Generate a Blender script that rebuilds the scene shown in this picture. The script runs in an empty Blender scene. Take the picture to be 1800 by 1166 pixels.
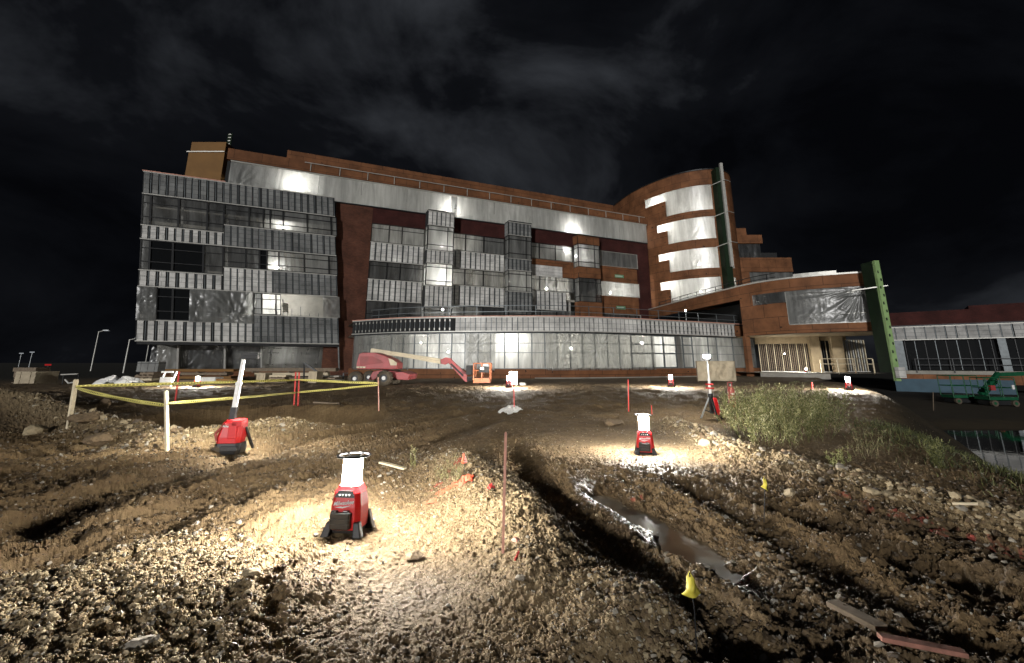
import bpy, bmesh, math, random
import numpy as np
from mathutils import Vector, Matrix
random.seed(7); rng = np.random.default_rng(11)
SC = bpy.context.scene; COL = SC.collection
# ------------------------------------------------------------------ camera, sky, moon, exposure
F, CX, CY, HOR, H = 800., 900., 450., 638., 0.95
PIT = math.atan((HOR-CY)/F); CP, SP = math.cos(PIT), math.sin(PIT)
cd = bpy.data.cameras.new('camera'); cam = bpy.data.objects.new('camera', cd); COL.objects.link(cam)
cam.location = (0, 0, H); cam.rotation_euler = (math.pi/2+PIT, 0, 0)
cd.sensor_fit = 'HORIZONTAL'; cd.sensor_width = 36; cd.lens = 36*F/1800; cd.shift_y = -(583-CY)/1800
cd.clip_start = .05; cd.clip_end = 6000; SC.camera = cam
SUN_ELEV, SUN_AZ = math.radians(9.5), math.radians(200)      # moonlight from behind the camera
w = bpy.data.worlds.new('World'); SC.world = w; w.use_nodes = True
nt = w.node_tree; nt.nodes.clear()
def N(nt, t, **kw):
    n = nt.nodes.new(t)
    for k, v in kw.items():
        if k in n.inputs.keys(): n.inputs[k].default_value = v
        else: setattr(n, k, v)
    return n
out = N(nt, 'ShaderNodeOutputWorld'); bg = N(nt, 'ShaderNodeBackground'); nt.links.new(bg.outputs[0], out.inputs[0])
tc = N(nt, 'ShaderNodeTexCoord'); mp = N(nt, 'ShaderNodeMapping'); mp.inputs['Scale'].default_value = (1, 1, 1.5)
mp.inputs['Location'].default_value = (3.1, 1.7, .4)
n1 = N(nt, 'ShaderNodeTexNoise', Scale=2.3, Detail=7., Roughness=.56, Distortion=.35)
r1 = N(nt, 'ShaderNodeValToRGB'); e = r1.color_ramp.elements
e[0].position = .36; e[0].color = (.0014, .0016, .0023, 1); e[1].position = .74; e[1].color = (.034, .037, .043, 1)
x = e.new(.52); x.color = (.0046, .0051, .0066, 1)
nt.links.new(tc.outputs['Generated'], mp.inputs[0]); nt.links.new(mp.outputs[0], n1.inputs[0]); nt.links.new(n1.outputs[0], r1.inputs[0])
sk = N(nt, 'ShaderNodeTexSky'); sk.sky_type = 'NISHITA'; sk.sun_disc = False; sk.sun_elevation = SUN_ELEV; sk.sun_rotation = SUN_AZ
sm = N(nt, 'ShaderNodeVectorMath', operation='SCALE'); sm.inputs['Scale'].default_value = .00003
ad = N(nt, 'ShaderNodeVectorMath', operation='ADD')
nt.links.new(sk.outputs[0], sm.inputs[0]); nt.links.new(sm.outputs[0], ad.inputs[0]); nt.links.new(r1.outputs[0], ad.inputs[1]); nt.links.new(ad.outputs[0], bg.inputs[0])
bg.inputs[1].default_value = 1.0
sl = bpy.data.lights.new('moon', 'SUN'); sl.energy = 1.9; sl.angle = math.radians(3); sl.color = (1, .985, .96)
so = bpy.data.objects.new('moon', sl); COL.objects.link(so)
sd = Vector((math.sin(SUN_AZ)*math.cos(SUN_ELEV), math.cos(SUN_AZ)*math.cos(SUN_ELEV), math.sin(SUN_ELEV)))
so.rotation_euler = sd.to_track_quat('Z', 'Y').to_euler(); so.location = (-10, -20, 12)
vs = SC.view_settings; vs.view_transform = 'Standard'; vs.look = 'None'; vs.exposure = 0; vs.gamma = 1; vs.use_curve_mapping = False
cy = SC.cycles; cy.use_denoising = True; cy.sample_clamp_indirect = 3; cy.max_bounces = 6; cy.diffuse_bounces = 3; cy.glossy_bounces = 3
cy.transparent_max_bounces = 12; cy.transmission_bounces = 4; cy.caustics_reflective = False; cy.caustics_refractive = False

# ------------------------------------------------------------------ measuring helpers
def ray(px, py):
    a = (px-CX)/F; b = -(py-CY)/F
    return np.array([a, CP-b*SP, SP+b*CP])
def atY(px, py, Y):
    r = ray(px, py); return r*(Y/r[1])+np.array([0, 0, H])
def atZ(px, py, z=0.):
    r = ray(px, py); return r*((z-H)/r[2])+np.array([0, 0, H])

# ------------------------------------------------------------------ materials
def mat(name):
    m = bpy.data.materials.new(name); m.use_nodes = True; t = m.node_tree
    return m, t, t.nodes['Principled BSDF']
def simple(name, col, rough=.6, metal=0., var=.25, scale=6., bump=.0, spec=.5, emit=None, estr=0., dirt=0.):
    m, t, b = mat(name)
    tcn = N(t, 'ShaderNodeTexCoord'); no = N(t, 'ShaderNodeTexNoise', Scale=scale, Detail=6., Roughness=.65)
    t.links.new(tcn.outputs['Object'], no.inputs[0])
    rp = N(t, 'ShaderNodeValToRGB'); el = rp.color_ramp.elements
    el[0].position = .3; el[1].position = .72
    d = (.09, .065, .04)
    c0 = [c*(1-var) for c in col]
    if dirt: c0 = [c*(1-dirt)+q*dirt for c, q in zip(c0, d)]
    el[0].color = (*c0, 1); el[1].color = (*[min(1, c*(1+var*.5)) for c in col], 1)
    t.links.new(no.outputs[0], rp.inputs[0]); t.links.new(rp.outputs[0], b.inputs['Base Color'])
    b.inputs['Roughness'].default_value = rough; b.inputs['Metallic'].default_value = metal; b.inputs['Specular IOR Level'].default_value = spec
    if bump:
        bp = N(t, 'ShaderNodeBump', Strength=bump, Distance=.02); t.links.new(no.outputs[0], bp.inputs['Height']); t.links.new(bp.outputs[0], b.inputs['Normal'])
    if emit: b.inputs['Emission Color'].default_value = (*emit, 1); b.inputs['Emission Strength'].default_value = estr
    return m
def emitter(name, col, s):
    m, t, b = mat(name); t.nodes.remove(b)
    em = N(t, 'ShaderNodeEmission', Strength=s); em.inputs[0].default_value = (*col, 1)
    t.links.new(em.outputs[0], t.nodes['Material Output'].inputs[0]); return m
def film(name, see, col, gloss=.08, seams=True):
    """milky plastic sheeting: part see-through, part translucent, a little shine, vertical welds and streaks"""
    m, t, b = mat(name); t.nodes.remove(b); L = t.links
    uv = N(t, 'ShaderNodeUVMap'); mpn = N(t, 'ShaderNodeMapping'); mpn.inputs['Scale'].default_value = (1.6, .22, 1)
    no = N(t, 'ShaderNodeTexNoise', Scale=1., Detail=6., Roughness=.62, Distortion=.5)
    L.new(uv.outputs[0], mpn.inputs[0]); L.new(mpn.outputs[0], no.inputs[0])
    n2 = N(t, 'ShaderNodeTexNoise', Scale=1.3, Detail=5., Roughness=.6, Distortion=1.5); L.new(uv.outputs[0], n2.inputs[0])
    bp = N(t, 'ShaderNodeBump', Strength=.22, Distance=.12); L.new(n2.outputs[0], bp.inputs['Height'])
    tr = N(t, 'ShaderNodeBsdfTransparent'); tr.inputs[0].default_value = (.9, .9, .88, 1)
    tl = N(t, 'ShaderNodeBsdfTranslucent'); tl.inputs[0].default_value = (*col, 1)
    df = N(t, 'ShaderNodeBsdfDiffuse'); df.inputs[0].default_value = (*[c*.58 for c in col], 1)
    gl = N(t, 'ShaderNodeBsdfGlossy', Roughness=.32); gl.inputs[0].default_value = (.8, .8, .8, 1)
    sc = N(t, 'ShaderNodeMapRange'); sc.inputs['From Min'].default_value = .3; sc.inputs['From Max'].default_value = .7; sc.inputs['To Min'].default_value = .62; sc.inputs['To Max'].default_value = 1.12; L.new(no.outputs[0], sc.inputs[0])
    for q in (tl, df):
        vm = N(t, 'ShaderNodeVectorMath', operation='SCALE'); vm.inputs[0].default_value = q.inputs[0].default_value[:3]; L.new(sc.outputs[0], vm.inputs['Scale']); L.new(vm.outputs[0], q.inputs[0])
    for q in (tl, df, gl): L.new(bp.outputs[0], q.inputs['Normal'])
    a = N(t, 'ShaderNodeMixShader'); a.inputs[0].default_value = .42; L.new(tl.outputs[0], a.inputs[1]); L.new(df.outputs[0], a.inputs[2])
    g = N(t, 'ShaderNodeMixShader'); g.inputs[0].default_value = gloss; L.new(a.outputs[0], g.inputs[1]); L.new(gl.outputs[0], g.inputs[2])
    mr = N(t, 'ShaderNodeMapRange'); mr.inputs['From Min'].default_value = .32; mr.inputs['From Max'].default_value = .68
    mr.inputs['To Min'].default_value = min(1, 1-see-.17); mr.inputs['To Max'].default_value = min(1, 1-see+.17)
    L.new(no.outputs[0], mr.inputs[0])
    f = N(t, 'ShaderNodeMixShader'); L.new(mr.outputs[0], f.inputs[0]); L.new(tr.outputs[0], f.inputs[1]); L.new(g.outputs[0], f.inputs[2])
    L.new(f.outputs[0], t.nodes['Material Output'].inputs[0]); return m
def bricks(name, c1, c2, mortar, bw, bh, ms, rough=.85, bump=.4, spots=0.):
    m, t, b = mat(name); L = t.links
    uv = N(t, 'ShaderNodeUVMap'); br = N(t, 'ShaderNodeTexBrick', Scale=1.)
    br.inputs['Color1'].default_value = (*c1, 1); br.inputs['Color2'].default_value = (*c2, 1); br.inputs['Mortar'].default_value = (*mortar, 1)
    br.inputs['Brick Width'].default_value = bw; br.inputs['Row Height'].default_value = bh; br.inputs['Mortar Size'].default_value = ms
    br.inputs['Mortar Smooth'].default_value = .3
    L.new(uv.outputs[0], br.inputs[0])
    no = N(t, 'ShaderNodeTexNoise', Scale=.55, Detail=7., Roughness=.65); L.new(uv.outputs[0], no.inputs[0])
    mr = N(t, 'ShaderNodeMapRange'); mr.inputs['From Min'].default_value = .3; mr.inputs['From Max'].default_value = .7; mr.inputs['To Min'].default_value = .5; mr.inputs['To Max'].default_value = 1.3
    L.new(no.outputs[0], mr.inputs[0])
    mx = N(t, 'ShaderNodeVectorMath', operation='SCALE'); L.new(br.outputs[0], mx.inputs[0]); L.new(mr.outputs[0], mx.inputs['Scale'])
    last = mx.outputs[0]
    if spots:
        n3 = N(t, 'ShaderNodeTexNoise', Scale=1.9, Detail=3.); L.new(uv.outputs[0], n3.inputs[0])
        rp = N(t, 'ShaderNodeValToRGB'); rp.color_ramp.elements[0].position = .70; rp.color_ramp.elements[1].position = .715
        L.new(n3.outputs[0], rp.inputs[0])
        mi = N(t, 'ShaderNodeMix', data_type='RGBA'); L.new(rp.outputs[0], mi.inputs[0]); L.new(last, mi.inputs[6]); mi.inputs[7].default_value = (.012, .01, .009, 1); last = mi.outputs[2]
    L.new(last, b.inputs['Base Color']); b.inputs['Roughness'].default_value = rough; b.inputs['Specular IOR Level'].default_value = .25
    bp = N(t, 'ShaderNodeBump', Strength=bump, Distance=.01); L.new(br.outputs['Fac'], bp.inputs['Height']); bp.invert = True; L.new(bp.outputs[0], b.inputs['Normal'])
    return m
M = {}
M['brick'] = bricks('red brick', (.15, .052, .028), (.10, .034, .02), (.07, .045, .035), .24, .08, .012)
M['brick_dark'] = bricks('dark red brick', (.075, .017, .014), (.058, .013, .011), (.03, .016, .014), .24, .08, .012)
M['osb'] = bricks('orange sheathing', (.215, .092, .041), (.185, .078, .035), (.06, .027, .014), 2.44, 1.22, .022, .75, .3, 1)
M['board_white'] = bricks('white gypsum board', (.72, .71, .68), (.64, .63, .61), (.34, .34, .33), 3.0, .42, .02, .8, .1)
M['board_grey'] = bricks('plain grey board', (.25, .255, .25), (.20, .205, .205), (.12, .125, .125), 3.0, .42, .025, .8, .1)
M['board_dimmed'] = bricks('white board dimmed in colour', (.44, .435, .42), (.40, .395, .385), (.2, .2, .2), 3.0, .42, .02, .8, .1)  # white board copy darkened; the wing's missing light is in its colour
M['stud_gap'] = simple('dark cavity', (.02, .021, .022), .9)
M['steel'] = simple('galvanised steel', (.42, .44, .45), .38, .75, .2, 3)
M['steel_dark'] = simple('dark mullion', (.028, .029, .031), .45, .4, .3, 3)
M['steel_blue'] = simple('grey stud', (.17, .19, .2), .5, .5, .3, 3)
M['trim'] = simple('pale metal trim', (.55, .54, .5), .45, .3, .2, 3)
M['film'] = film('plastic sheeting', .16, (.62, .63, .61))
M['film_thick'] = film('heavy plastic sheeting', -.12, (.66, .67, .65), .10)
M['film_clear'] = film('thin plastic sheeting', .55, (.6, .61, .6), .07)
M['film_dull'] = film('dull plastic sheeting', .45, (.33, .34, .34), .16)
M['glass_dark'] = simple('dark glazing', (.010, .011, .012), .12, 0, .1)
M['concrete'] = simple('concrete', (.34, .32, .28), .9, 0, .3, 1.2, .3)
M['ceiling'] = simple('interior lining', (.45, .44, .41), .9, 0, .25, .8)
M['orange_box'] = simple('ochre wall sheathing', (.21, .105, .028), .8, 0, .2, .6)
M['green_dark'] = simple('dark green primer', (.011, .024, .011), .7, 0, .4, 1.5, spec=.15)
M['green_light'] = simple('light green primer', (.30, .46, .19), .5, .1, .25, 1.5)
M['black'] = simple('black plastic', (.008, .008, .009), .45, 0, .3, 30, .05, dirt=.03, spec=.35)
M['rubber'] = simple('muddy rubber', (.10, .08, .055), .9, 0, .5, 5, .3)
M['red'] = simple('red plastic', (.62, .008, .012), .38, 0, .12, 14, dirt=.12)
M['red_dull'] = simple('dull red paint', (.32, .035, .035), .5, 0, .3, 2.5, dirt=.2)
M['lift_red'] = simple('faded red machine paint', (.40, .075, .08), .5, 0, .3, 2, dirt=.25)
M['lift_orange'] = simple('orange machine paint', (.55, .17, .07), .5, 0, .25, 2, dirt=.2)
M['cream'] = simple('cream boom paint', (.62, .54, .38), .5, 0, .2, 2, dirt=.15)
M['white'] = simple('white paint', (.78, .78, .76), .5, 0, .1, 8)
M['wood'] = simple('pale timber', (.64, .55, .39), .8, 0, .25, 12, .1)
M['wood_grey'] = simple('weathered timber', (.22, .17, .12), .85, 0, .4, 9, .3)
M['wood_pink'] = simple('pink painted lath', (.78, .40, .31), .75, 0, .25, 14, dirt=.1)
M['lath_red'] = simple('fluorescent red lath', (.72, .06, .05), .7, 0, .2, 9)
M['flag_yellow'] = simple('yellow plastic flag', (.72, .62, .08), .5, 0, .15, 20)
M['flag_red'] = simple('orange red plastic flag', (.8, .12, .06), .5, 0, .15, 20)
M['beige'] = simple('beige tarpaulin', (.45, .38, .27), .8, 0, .25, 3, .3)
M['blue_board'] = simple('blue insulation board', (.06, .11, .15), .8, 0, .25, .6)
M['green_lift'] = simple('green machine paint', (.006, .085, .036), .45, 0, .3, 3)  # darkened green: the lack of light at far right is in this colour
M['sheet_white'] = simple('white plastic bag', (.75, .75, .73), .5, 0, .15, 6)
M['wood_tan'] = simple('tan fireproofed concrete', (.36, .28, .17), .9, 0, .3, 1.5, .2)
M['lath_worn'] = simple('worn pink lath', (.34, .15, .11), .85, 0, .5, 14, .2, dirt=.35)
M['sign_green'] = simple('green board label', (.12, .30, .16), .7, 0, .2, 4)
M['lens'] = emitter('lantern lens light', (1, .945, .85), 1400)
M['lens_far'] = emitter('distant lantern lens light', (1, .95, .86), 3800)
M['lamp_room'] = emitter('work light bulb', (1, .97, .9), 1500)
M['led'] = emitter('led panel light', (1, .96, .88), 2600)
M['led_mast'] = emitter('mast light led', (1, .95, .84), 7000)
M['far_white'] = emitter('distant street light', (.9, .95, 1), .35)
M['far_red'] = emitter('distant tail light', (1, .05, .05), .3)

# ------------------------------------------------------------------ mesh helpers
class MB:
    def __init__(s): s.v = []; s.f = []; s.m = []; s.uv = []; s.mats = []; s.sm = []
    def mi(s, m):
        m = M[m] if isinstance(m, str) else m
        if m not in s.mats: s.mats.append(m)
        return s.mats.index(m)
    def add(s, vs, fs, m, uvs=None, smooth=False):
        o = len(s.v); k = s.mi(m); s.v.extend([tuple(map(float, q)) for q in vs])
        for f in fs:
            s.f.append([o+i for i in f]); s.m.append(k); s.sm.append(smooth)
            s.uv.extend([(uvs[i] if uvs else (vs[i][0]+vs[i][1]*.3, vs[i][2])) for i in f])
    def hexa(s, p, m, uvs=None):      # p: 4 bottom (ccw seen from above), 4 top
        s.add(p, [(3, 2, 1, 0), (4, 5, 6, 7), (0, 1, 5, 4), (1, 2, 6, 5), (2, 3, 7, 6), (3, 0, 4, 7)], m, uvs)
    def box(s, c, d, m, rz=0., R=None, taper=(1, 1)):
        R = R or Matrix.Rotation(rz, 3, 'Z'); c = Vector(c); p = []
        for z in (-1, 1):
            k = taper if z > 0 else (1, 1)
            for x, y in ((-1, -1), (1, -1), (1, 1), (-1, 1)):
                p.append(c+R @ Vector((x*d[0]/2*k[0], y*d[1]/2*k[1], z*d[2]/2)))
        s.hexa(p, m)
    def cyl(s, a, b, r, m, r2=None, n=10, caps=True, smooth=True):
        a = Vector(a); b = Vector(b); r2 = r if r2 is None else r2; q = (b-a).to_track_quat('Z', 'Y'); vs = []
        for p, rr in ((a, r), (b, r2)):
            for i in range(n): vs.append(p+q @ Vector((rr*math.cos(2*math.pi*i/n), rr*math.sin(2*math.pi*i/n), 0)))
        s.add(vs, [(i, (i+1) % n, n+(i+1) % n, n+i) for i in range(n)], m, smooth=smooth)
        if caps: s.add(vs, [tuple(range(n-1, -1, -1)), tuple(range(n, 2*n))], m)
    def bar(s, a, b, w, h, m):       # rectangular bar from a to b
        a = Vector(a); b = Vector(b); q = (b-a).to_track_quat('Z', 'Y').to_matrix()
        s.box((a+b)/2, (w, h, (b-a).length), m, R=q)
    def tube(s, path, r, m, n=6, closed=False):
        for i in range(len(path)-(0 if closed else 1)): s.cyl(path[i], path[(i+1) % len(path)], r, m, n=n)
    def lathe(s, prof, c, m, n=24, smooth=True):
        vs = []; c = Vector(c)
        for r, z in prof:
            for i in range(n): vs.append(c+Vector((r*math.cos(2*math.pi*i/n), r*math.sin(2*math.pi*i/n), z)))
        fs = [(j*n+i, j*n+(i+1) % n, (j+1)*n+(i+1) % n, (j+1)*n+i) for j in range(len(prof)-1) for i in range(n)]
        s.add(vs, fs, m, smooth=smooth)
        s.add(vs, [tuple(range((len(prof)-1)*n, len(prof)*n))], m)
    def prism(s, poly, f, m):        # poly list of 2D, f(x, y, t) -> 3D for t in 0, 1
        n = len(poly); vs = [f(x, y, 0) for x, y in poly]+[f(x, y, 1) for x, y in poly]
        s.add(vs, [tuple(range(n-1, -1, -1)), tuple(range(n, 2*n))]+[(i, (i+1) % n, n+(i+1) % n, n+i) for i in range(n)], m)
    def build(s, name, parent=None, org=None, bevel=0.):
        me = bpy.data.meshes.new(name); org = np.array(org if org is not None else (0, 0, 0), float)
        me.from_pydata([tuple(np.array(q)-org) for q in s.v], [], s.f)
        for m in s.mats: me.materials.append(m)
        me.polygons.foreach_set('material_index', s.m); me.polygons.foreach_set('use_smooth', s.sm)
        ul = me.uv_layers.new(name='UVMap'); ul.data.foreach_set('uv', [c for q in s.uv for c in q])
        me.update(); o = bpy.data.objects.new(name, me); COL.objects.link(o)
        if parent is not None: o.parent = parent
        else: o.location = org
        if bevel:
            b = o.modifiers.new('bevel', 'BEVEL'); b.width = bevel; b.segments = 2; b.limit_method = 'ANGLE'
        return o
def tag(o, label=None, cat=None, group=None, kind=None):
    for k, v in (('label', label), ('category', cat), ('group', group), ('kind', kind)):
        if v: o[k] = v
    return o
def thing(name, label, cat, loc=(0, 0, 0), rz=0., group=None):
    o = bpy.data.objects.new(name, None); COL.objects.link(o); o.location = loc; o.rotation_euler = (0, 0, rz)
    o.empty_display_size = .3
    return tag(o, label, cat, group)
def dup(o, loc=None, rz=None, label=None, group=None, parent=None):
    c = o.copy(); COL.objects.link(c)
    if parent is not None: c.parent = parent
    if loc is not None: c.location = loc
    if rz is not None: c.rotation_euler = (0, 0, rz)
    if label: c['label'] = label
    if group: c['group'] = group
    for ch in list(o.children): dup(ch, parent=c)
    return c

# ------------------------------------------------------------------ numpy noise
def hsh(ix, iy, sd):
    h = (ix.astype(np.int64)*374761393+iy.astype(np.int64)*668265263+sd*974634777) & 0xffffffff
    h = ((h ^ (h >> 13))*1274126177) & 0xffffffff
    h = ((h ^ (h >> 16))*2246822519) & 0xffffffff
    return ((h ^ (h >> 15)) & 0xffffff)/float(0x1000000)
def vn(x, y, sd):
    ix = np.floor(x); iy = np.floor(y); fx = x-ix; fy = y-iy
    fx = fx*fx*fx*(fx*(fx*6-15)+10); fy = fy*fy*fy*(fy*(fy*6-15)+10)
    a, b, c, d = hsh(ix, iy, sd), hsh(ix+1, iy, sd), hsh(ix, iy+1, sd), hsh(ix+1, iy+1, sd)
    return ((a*(1-fx)+b*fx)*(1-fy)+(c*(1-fx)+d*fx)*fy)*2-1
def fbm(x, y, o, sd, g=.5):
    r = 0; a = 1.; t = 0
    for i in range(o): r = r+a*vn(x, y, sd+i); t += a; a *= g; x, y = x*1.9+y*.6+7.3, y*1.9-x*.6+3.1
    return r/t
def worley(x, y, sd):
    ix = np.floor(x); iy = np.floor(y); best = np.full(x.shape, 9.); rid = np.zeros(x.shape)
    for dx in (-1, 0, 1):
        for dy in (-1, 0, 1):
            cx = ix+dx; cy_ = iy+dy; px = cx+hsh(cx, cy_, sd); py = cy_+hsh(cx, cy_, sd+1)
            d = (px-x)**2+(py-y)**2; k = d < best
            best = np.where(k, d, best); rid = np.where(k, hsh(cx, cy_, sd+2), rid)
    return np.sqrt(best), rid
def sstep(a, b, x):
    t = np.clip((x-a)/(b-a), 0, 1); return t*t*(3-2*t)
def pdist(x, y, pts):
    """distance to a polyline, signed + on its right side, and the running parameter"""
    best = np.full(x.shape, 1e9); sg = np.ones(x.shape); par = np.zeros(x.shape); n = len(pts)-1
    for i in range(n):
        ax, ay = pts[i]; bx, by = pts[i+1]; dx, dy = bx-ax, by-ay; L2 = dx*dx+dy*dy
        t = np.clip(((x-ax)*dx+(y-ay)*dy)/L2, 0, 1); ex = x-ax-t*dx; ey = y-ay-t*dy; d = np.hypot(ex, ey); k = d < best
        best = np.where(k, d, best); sg = np.where(k, np.sign(ex*dy-ey*dx), sg); par = np.where(k, (i+t)/n, par)
    return best, sg, par
def pl(*px): return [tuple(atZ(a, b)[:2]) for a, b in px]
# ------------------------------------------------------------------ terrain shape
R_MOUND = pl((770, 815), (830, 850), (890, 905), (960, 990), (1060, 1080), (1180, 1200))
R_RUT = pl((890, 775), (925, 830), (980, 890), (1060, 965), (1140, 1035), (1240, 1120), (1340, 1200))
R_RIDGE = pl((960, 815), (1030, 880), (1100, 945), (1190, 1010), (1280, 1075), (1420, 1180))
R_WET = pl((1030, 858), (1100, 898), (1180, 945), (1250, 988), (1300, 1020))
R_RUT2 = pl((1180, 850), (1300, 915), (1430, 990), (1600, 1090), (1760, 1180))
R_RUT3 = pl((1360, 895), (1500, 950), (1650, 1010), (1830, 1090))
R_RUT4 = pl((1230, 985), (1330, 1050), (1450, 1150), (1500, 1200))
R_TR1 = pl((-40, 990), (120, 915), (260, 858), (400, 815), (560, 770), (760, 740), (890, 720))
R_TR2 = pl((-40, 1040), (160, 960), (330, 905), (470, 862), (590, 830), (760, 780), (880, 735))
R_GROOVE = pl((462, 1040), (476, 1100), (490, 1190))
R_BERML = pl((-60, 700), (60, 725), (160, 755), (290, 785), (390, 775), (470, 762), (560, 745), (620, 733))
R_BERMR = pl((1180, 748), (1240, 773), (1300, 803), (1400, 833), (1530, 868), (1650, 900), (1830, 950))
R_BANKL = pl((-60, 1000), (150, 955), (330, 938), (460, 960), (480, 1030), (478, 1190))
CREST = [(2.9, .2), (3.6, 2.0), (4.0, 3.4), (4.6, 5.0), (5.9, 7.6), (8.7, 11.2), (11.8, 15.8), (15.8, 22.5), (22, 34), (45, 68)]
def gauss(d, w): return np.exp(-(d/w)**2)
def terrain(x, y, fine=True, want=False):
    x = np.asarray(x, float); y = np.asarray(y, float); r = np.hypot(x, y)
    z = .13*sstep(7, 15, y)*(1-sstep(-4, -9, x)*.4)-.40*sstep(17, 34, y)
    z = z+.05*fbm(x*.35, y*.35, 3, 5)*sstep(40, 15, r)
    near = sstep(22, 9, r)
    d, sg, _ = pdist(x, y, CREST); sd = d*sg
    low = sstep(-.25, 2.9, sd)
    z = z-low*1.85-sstep(1.2, 4, sd)*sstep(25.5, 21, y)*.9
    front = sstep(62, 45, r)
    # excavation behind the left berm
    px_, py_ = (x+4.5)/2.1, (y-8.6)/1.75
    q = px_**2+py_**2
    z = z-.62*sstep(1.25, .45, q)
    def rut(pts, w, dep, sh=.35):
        d, s_, t = pdist(x+.012*vn(x*3, y*3, 90)+.012*vn(x*14, y*14, 92), y+.012*vn(x*3+9, y*3, 91)+.012*vn(x*14+3, y*14, 93), pts); dep = dep*(.85+.5*vn(x*2.7, y*2.7, 94)); e_ = sstep(0, .08, t)*sstep(1, .93, t)
        return (-dep*gauss(d, w)+dep*sh*gauss(d-1.7*w, .6*w))*e_, d
    a, dm = rut(R_MOUND, .30, -.15, 0.); z = z+a
    a, dr = rut(R_RUT, .15, .10, .2); z = z+a
    a, dg = rut(R_RIDGE, .10, -.02, 0); z = z+a
    a, dw = rut(R_WET, .2, .075, 0.); z = z+a
    for pts, w_, dp in ((R_RUT2, .12, .055), (R_RUT3, .14, .055), (R_RUT4, .10, .05), (R_GROOVE, .035, .03)):
        a, _ = rut(pts, w_, dp, .5); z = z+a
    t1, d1 = rut(R_TR1, .22, .075, .45); t2, d2 = rut(R_TR2, .2, .07, .5); z = z+t1+t2
    dl, sl_, tl_ = pdist(x, y, R_BERML); bl = gauss(dl, .34)*(.16+.16*sstep(.35, 0, tl_)); z = z+bl
    db, sb, tb = pdist(x, y, R_BERMR); br_ = gauss(db, .22)*.10; z = z+br_
    dk, sk_, _ = pdist(x, y, R_BANKL); gravel = sstep(.18, -.30, dk*np.sign(-sk_))*sstep(3.6, 3.0, r)
    z = z+.03*gravel
    # surface character
    smooth_mud = np.maximum(gauss(np.minimum(d1, d2), .5)*.5, gauss(np.hypot(x+.3, y-2.25)/1., .32))
    smooth_mud = np.maximum(smooth_mud, gauss(np.hypot(x+.9, y-3.0), .55)*.8)
    smooth_mud = np.maximum(smooth_mud, gauss(np.hypot((x-1.25), (y-5.6)*.8), .8)*.7)
    rough_r = sstep(-.1, .5, x-.25+.0*y)*sstep(5.2, 3.8, y)*sstep(.1, .35, db)*(1-low)
    berm = np.clip(gauss(dl, .42)+gauss(db, .3), 0, 1)
    rock = np.clip(np.maximum(np.maximum(berm, gravel), gauss(dm, .35)*.9), 0, 1)
    amp = np.clip(.46+.75*rough_r+.5*rock+.5*gauss(np.minimum(dr, dg), .3)-.32*smooth_mud, .28, 1.35)*(1-.72*gauss(dw, .2))
    if fine:
        k = sstep(26, 12, r)
        fr_ = sstep(6.3, 10, y)*sstep(42, 25, r)*(1-low); z = z+fr_*(.07*(.35-np.abs(fbm(x*.9, y*1.5, 5, 140, .62)))+.035*fbm(x*3.2, y*3.2, 3, 150))
        wx = x+.06*vn(x*4, y*4, 31); wy = y+.06*vn(x*4+5, y*4, 32)
        z = z+.03*amp*fbm(x*2.2, y*2.2, 4, 40)
        # furrows run with the tyre tracks
        al = x*.36-y*.93; ac = x*.93+y*.36
        z = z+rough_r*(1-.9*gauss(dw, .3))*.030*(1-np.abs(fbm(ac*5.2, al*1.3, 4, 50))*2.2)
        bl_ = x*.50+y*.87; bc = x*.87-y*.50; lm = sstep(-.4, -1.2, x)*sstep(9, 5, y)*(1-gravel)*(1-.5*berm)
        amp = amp+.4*lm
        z = z+lm*.022*(.5-np.abs(fbm(bc*7.5, bl_*3.2, 3, 64))*2.2)
        z = z+lm*.05*(1-np.abs(fbm(bc*3.1, bl_*.7, 3, 60))*2.4)
        for sc_, hh, sd_ in ((4.2, .020, 70), (9.5, .019, 73), (19., .021, 76), (37., .014, 79), (62., .007, 82)):
            f1, rid = worley(wx*sc_, wy*sc_, sd_)
            kk = amp if sc_ < 5 else (amp+(.18 if sc_ > 15 else 0))*(.6+.9*fbm(x*1.9, y*1.9, 3, sd_+5))
            z = z+k*hh*np.clip(kk, 0, 2)*(np.sqrt(np.clip(1-f1*f1*1.35, 0, 1)))*(rid*1.1)*(.5+.25*np.clip(gravel+2*berm, 0, 2))
        z = z+k*(1-gravel)*(.015*np.clip(amp-.3, 0, 2)*(.5-np.abs(fbm(wx*11, wy*11, 4, 160, .6))*2)+.005*(.5-np.abs(fbm(x*47, y*47, 2, 165))*2)*amp)
        z = z+k*.012*(amp+.25)*fbm(x*30, y*30, 4, 85, .62)
    # flat wet mud in the puddle rut and pool
    if want:
        return z, dict(pale=np.clip(rock*.9+.3*gauss(np.hypot(x+.9, y-2.9), .9)+.4*gauss(np.hypot(x-1.5, y-5.3), .8), 0, 1), rough=rough_r, low=low, berm=berm, gravel=gravel, left=sstep(-.4, -1.2, x)*sstep(8, 5, y)*(1-gravel), mound=gauss(dm, .35), sm=smooth_mud, dw=dw, dr=dr, db=db, dl=dl, sd=sd)  # pale also paints a light pool round each of the two near lanterns
    return z
def gh(x, y): return float(terrain(np.array([x]), np.array([y]))[0])
def gpt(px, py):
    """where the sight line of a measured ground point meets the terrain"""
    r = ray(px, py); t = np.linspace(.9, 90, 9000)/r[1]
    X = r[0]*t; Y = r[1]*t; Z = H+r[2]*t; g = terrain(X, Y); k = np.argmax(Z < g)
    return np.array([X[k], Y[k], g[k]])

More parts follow.
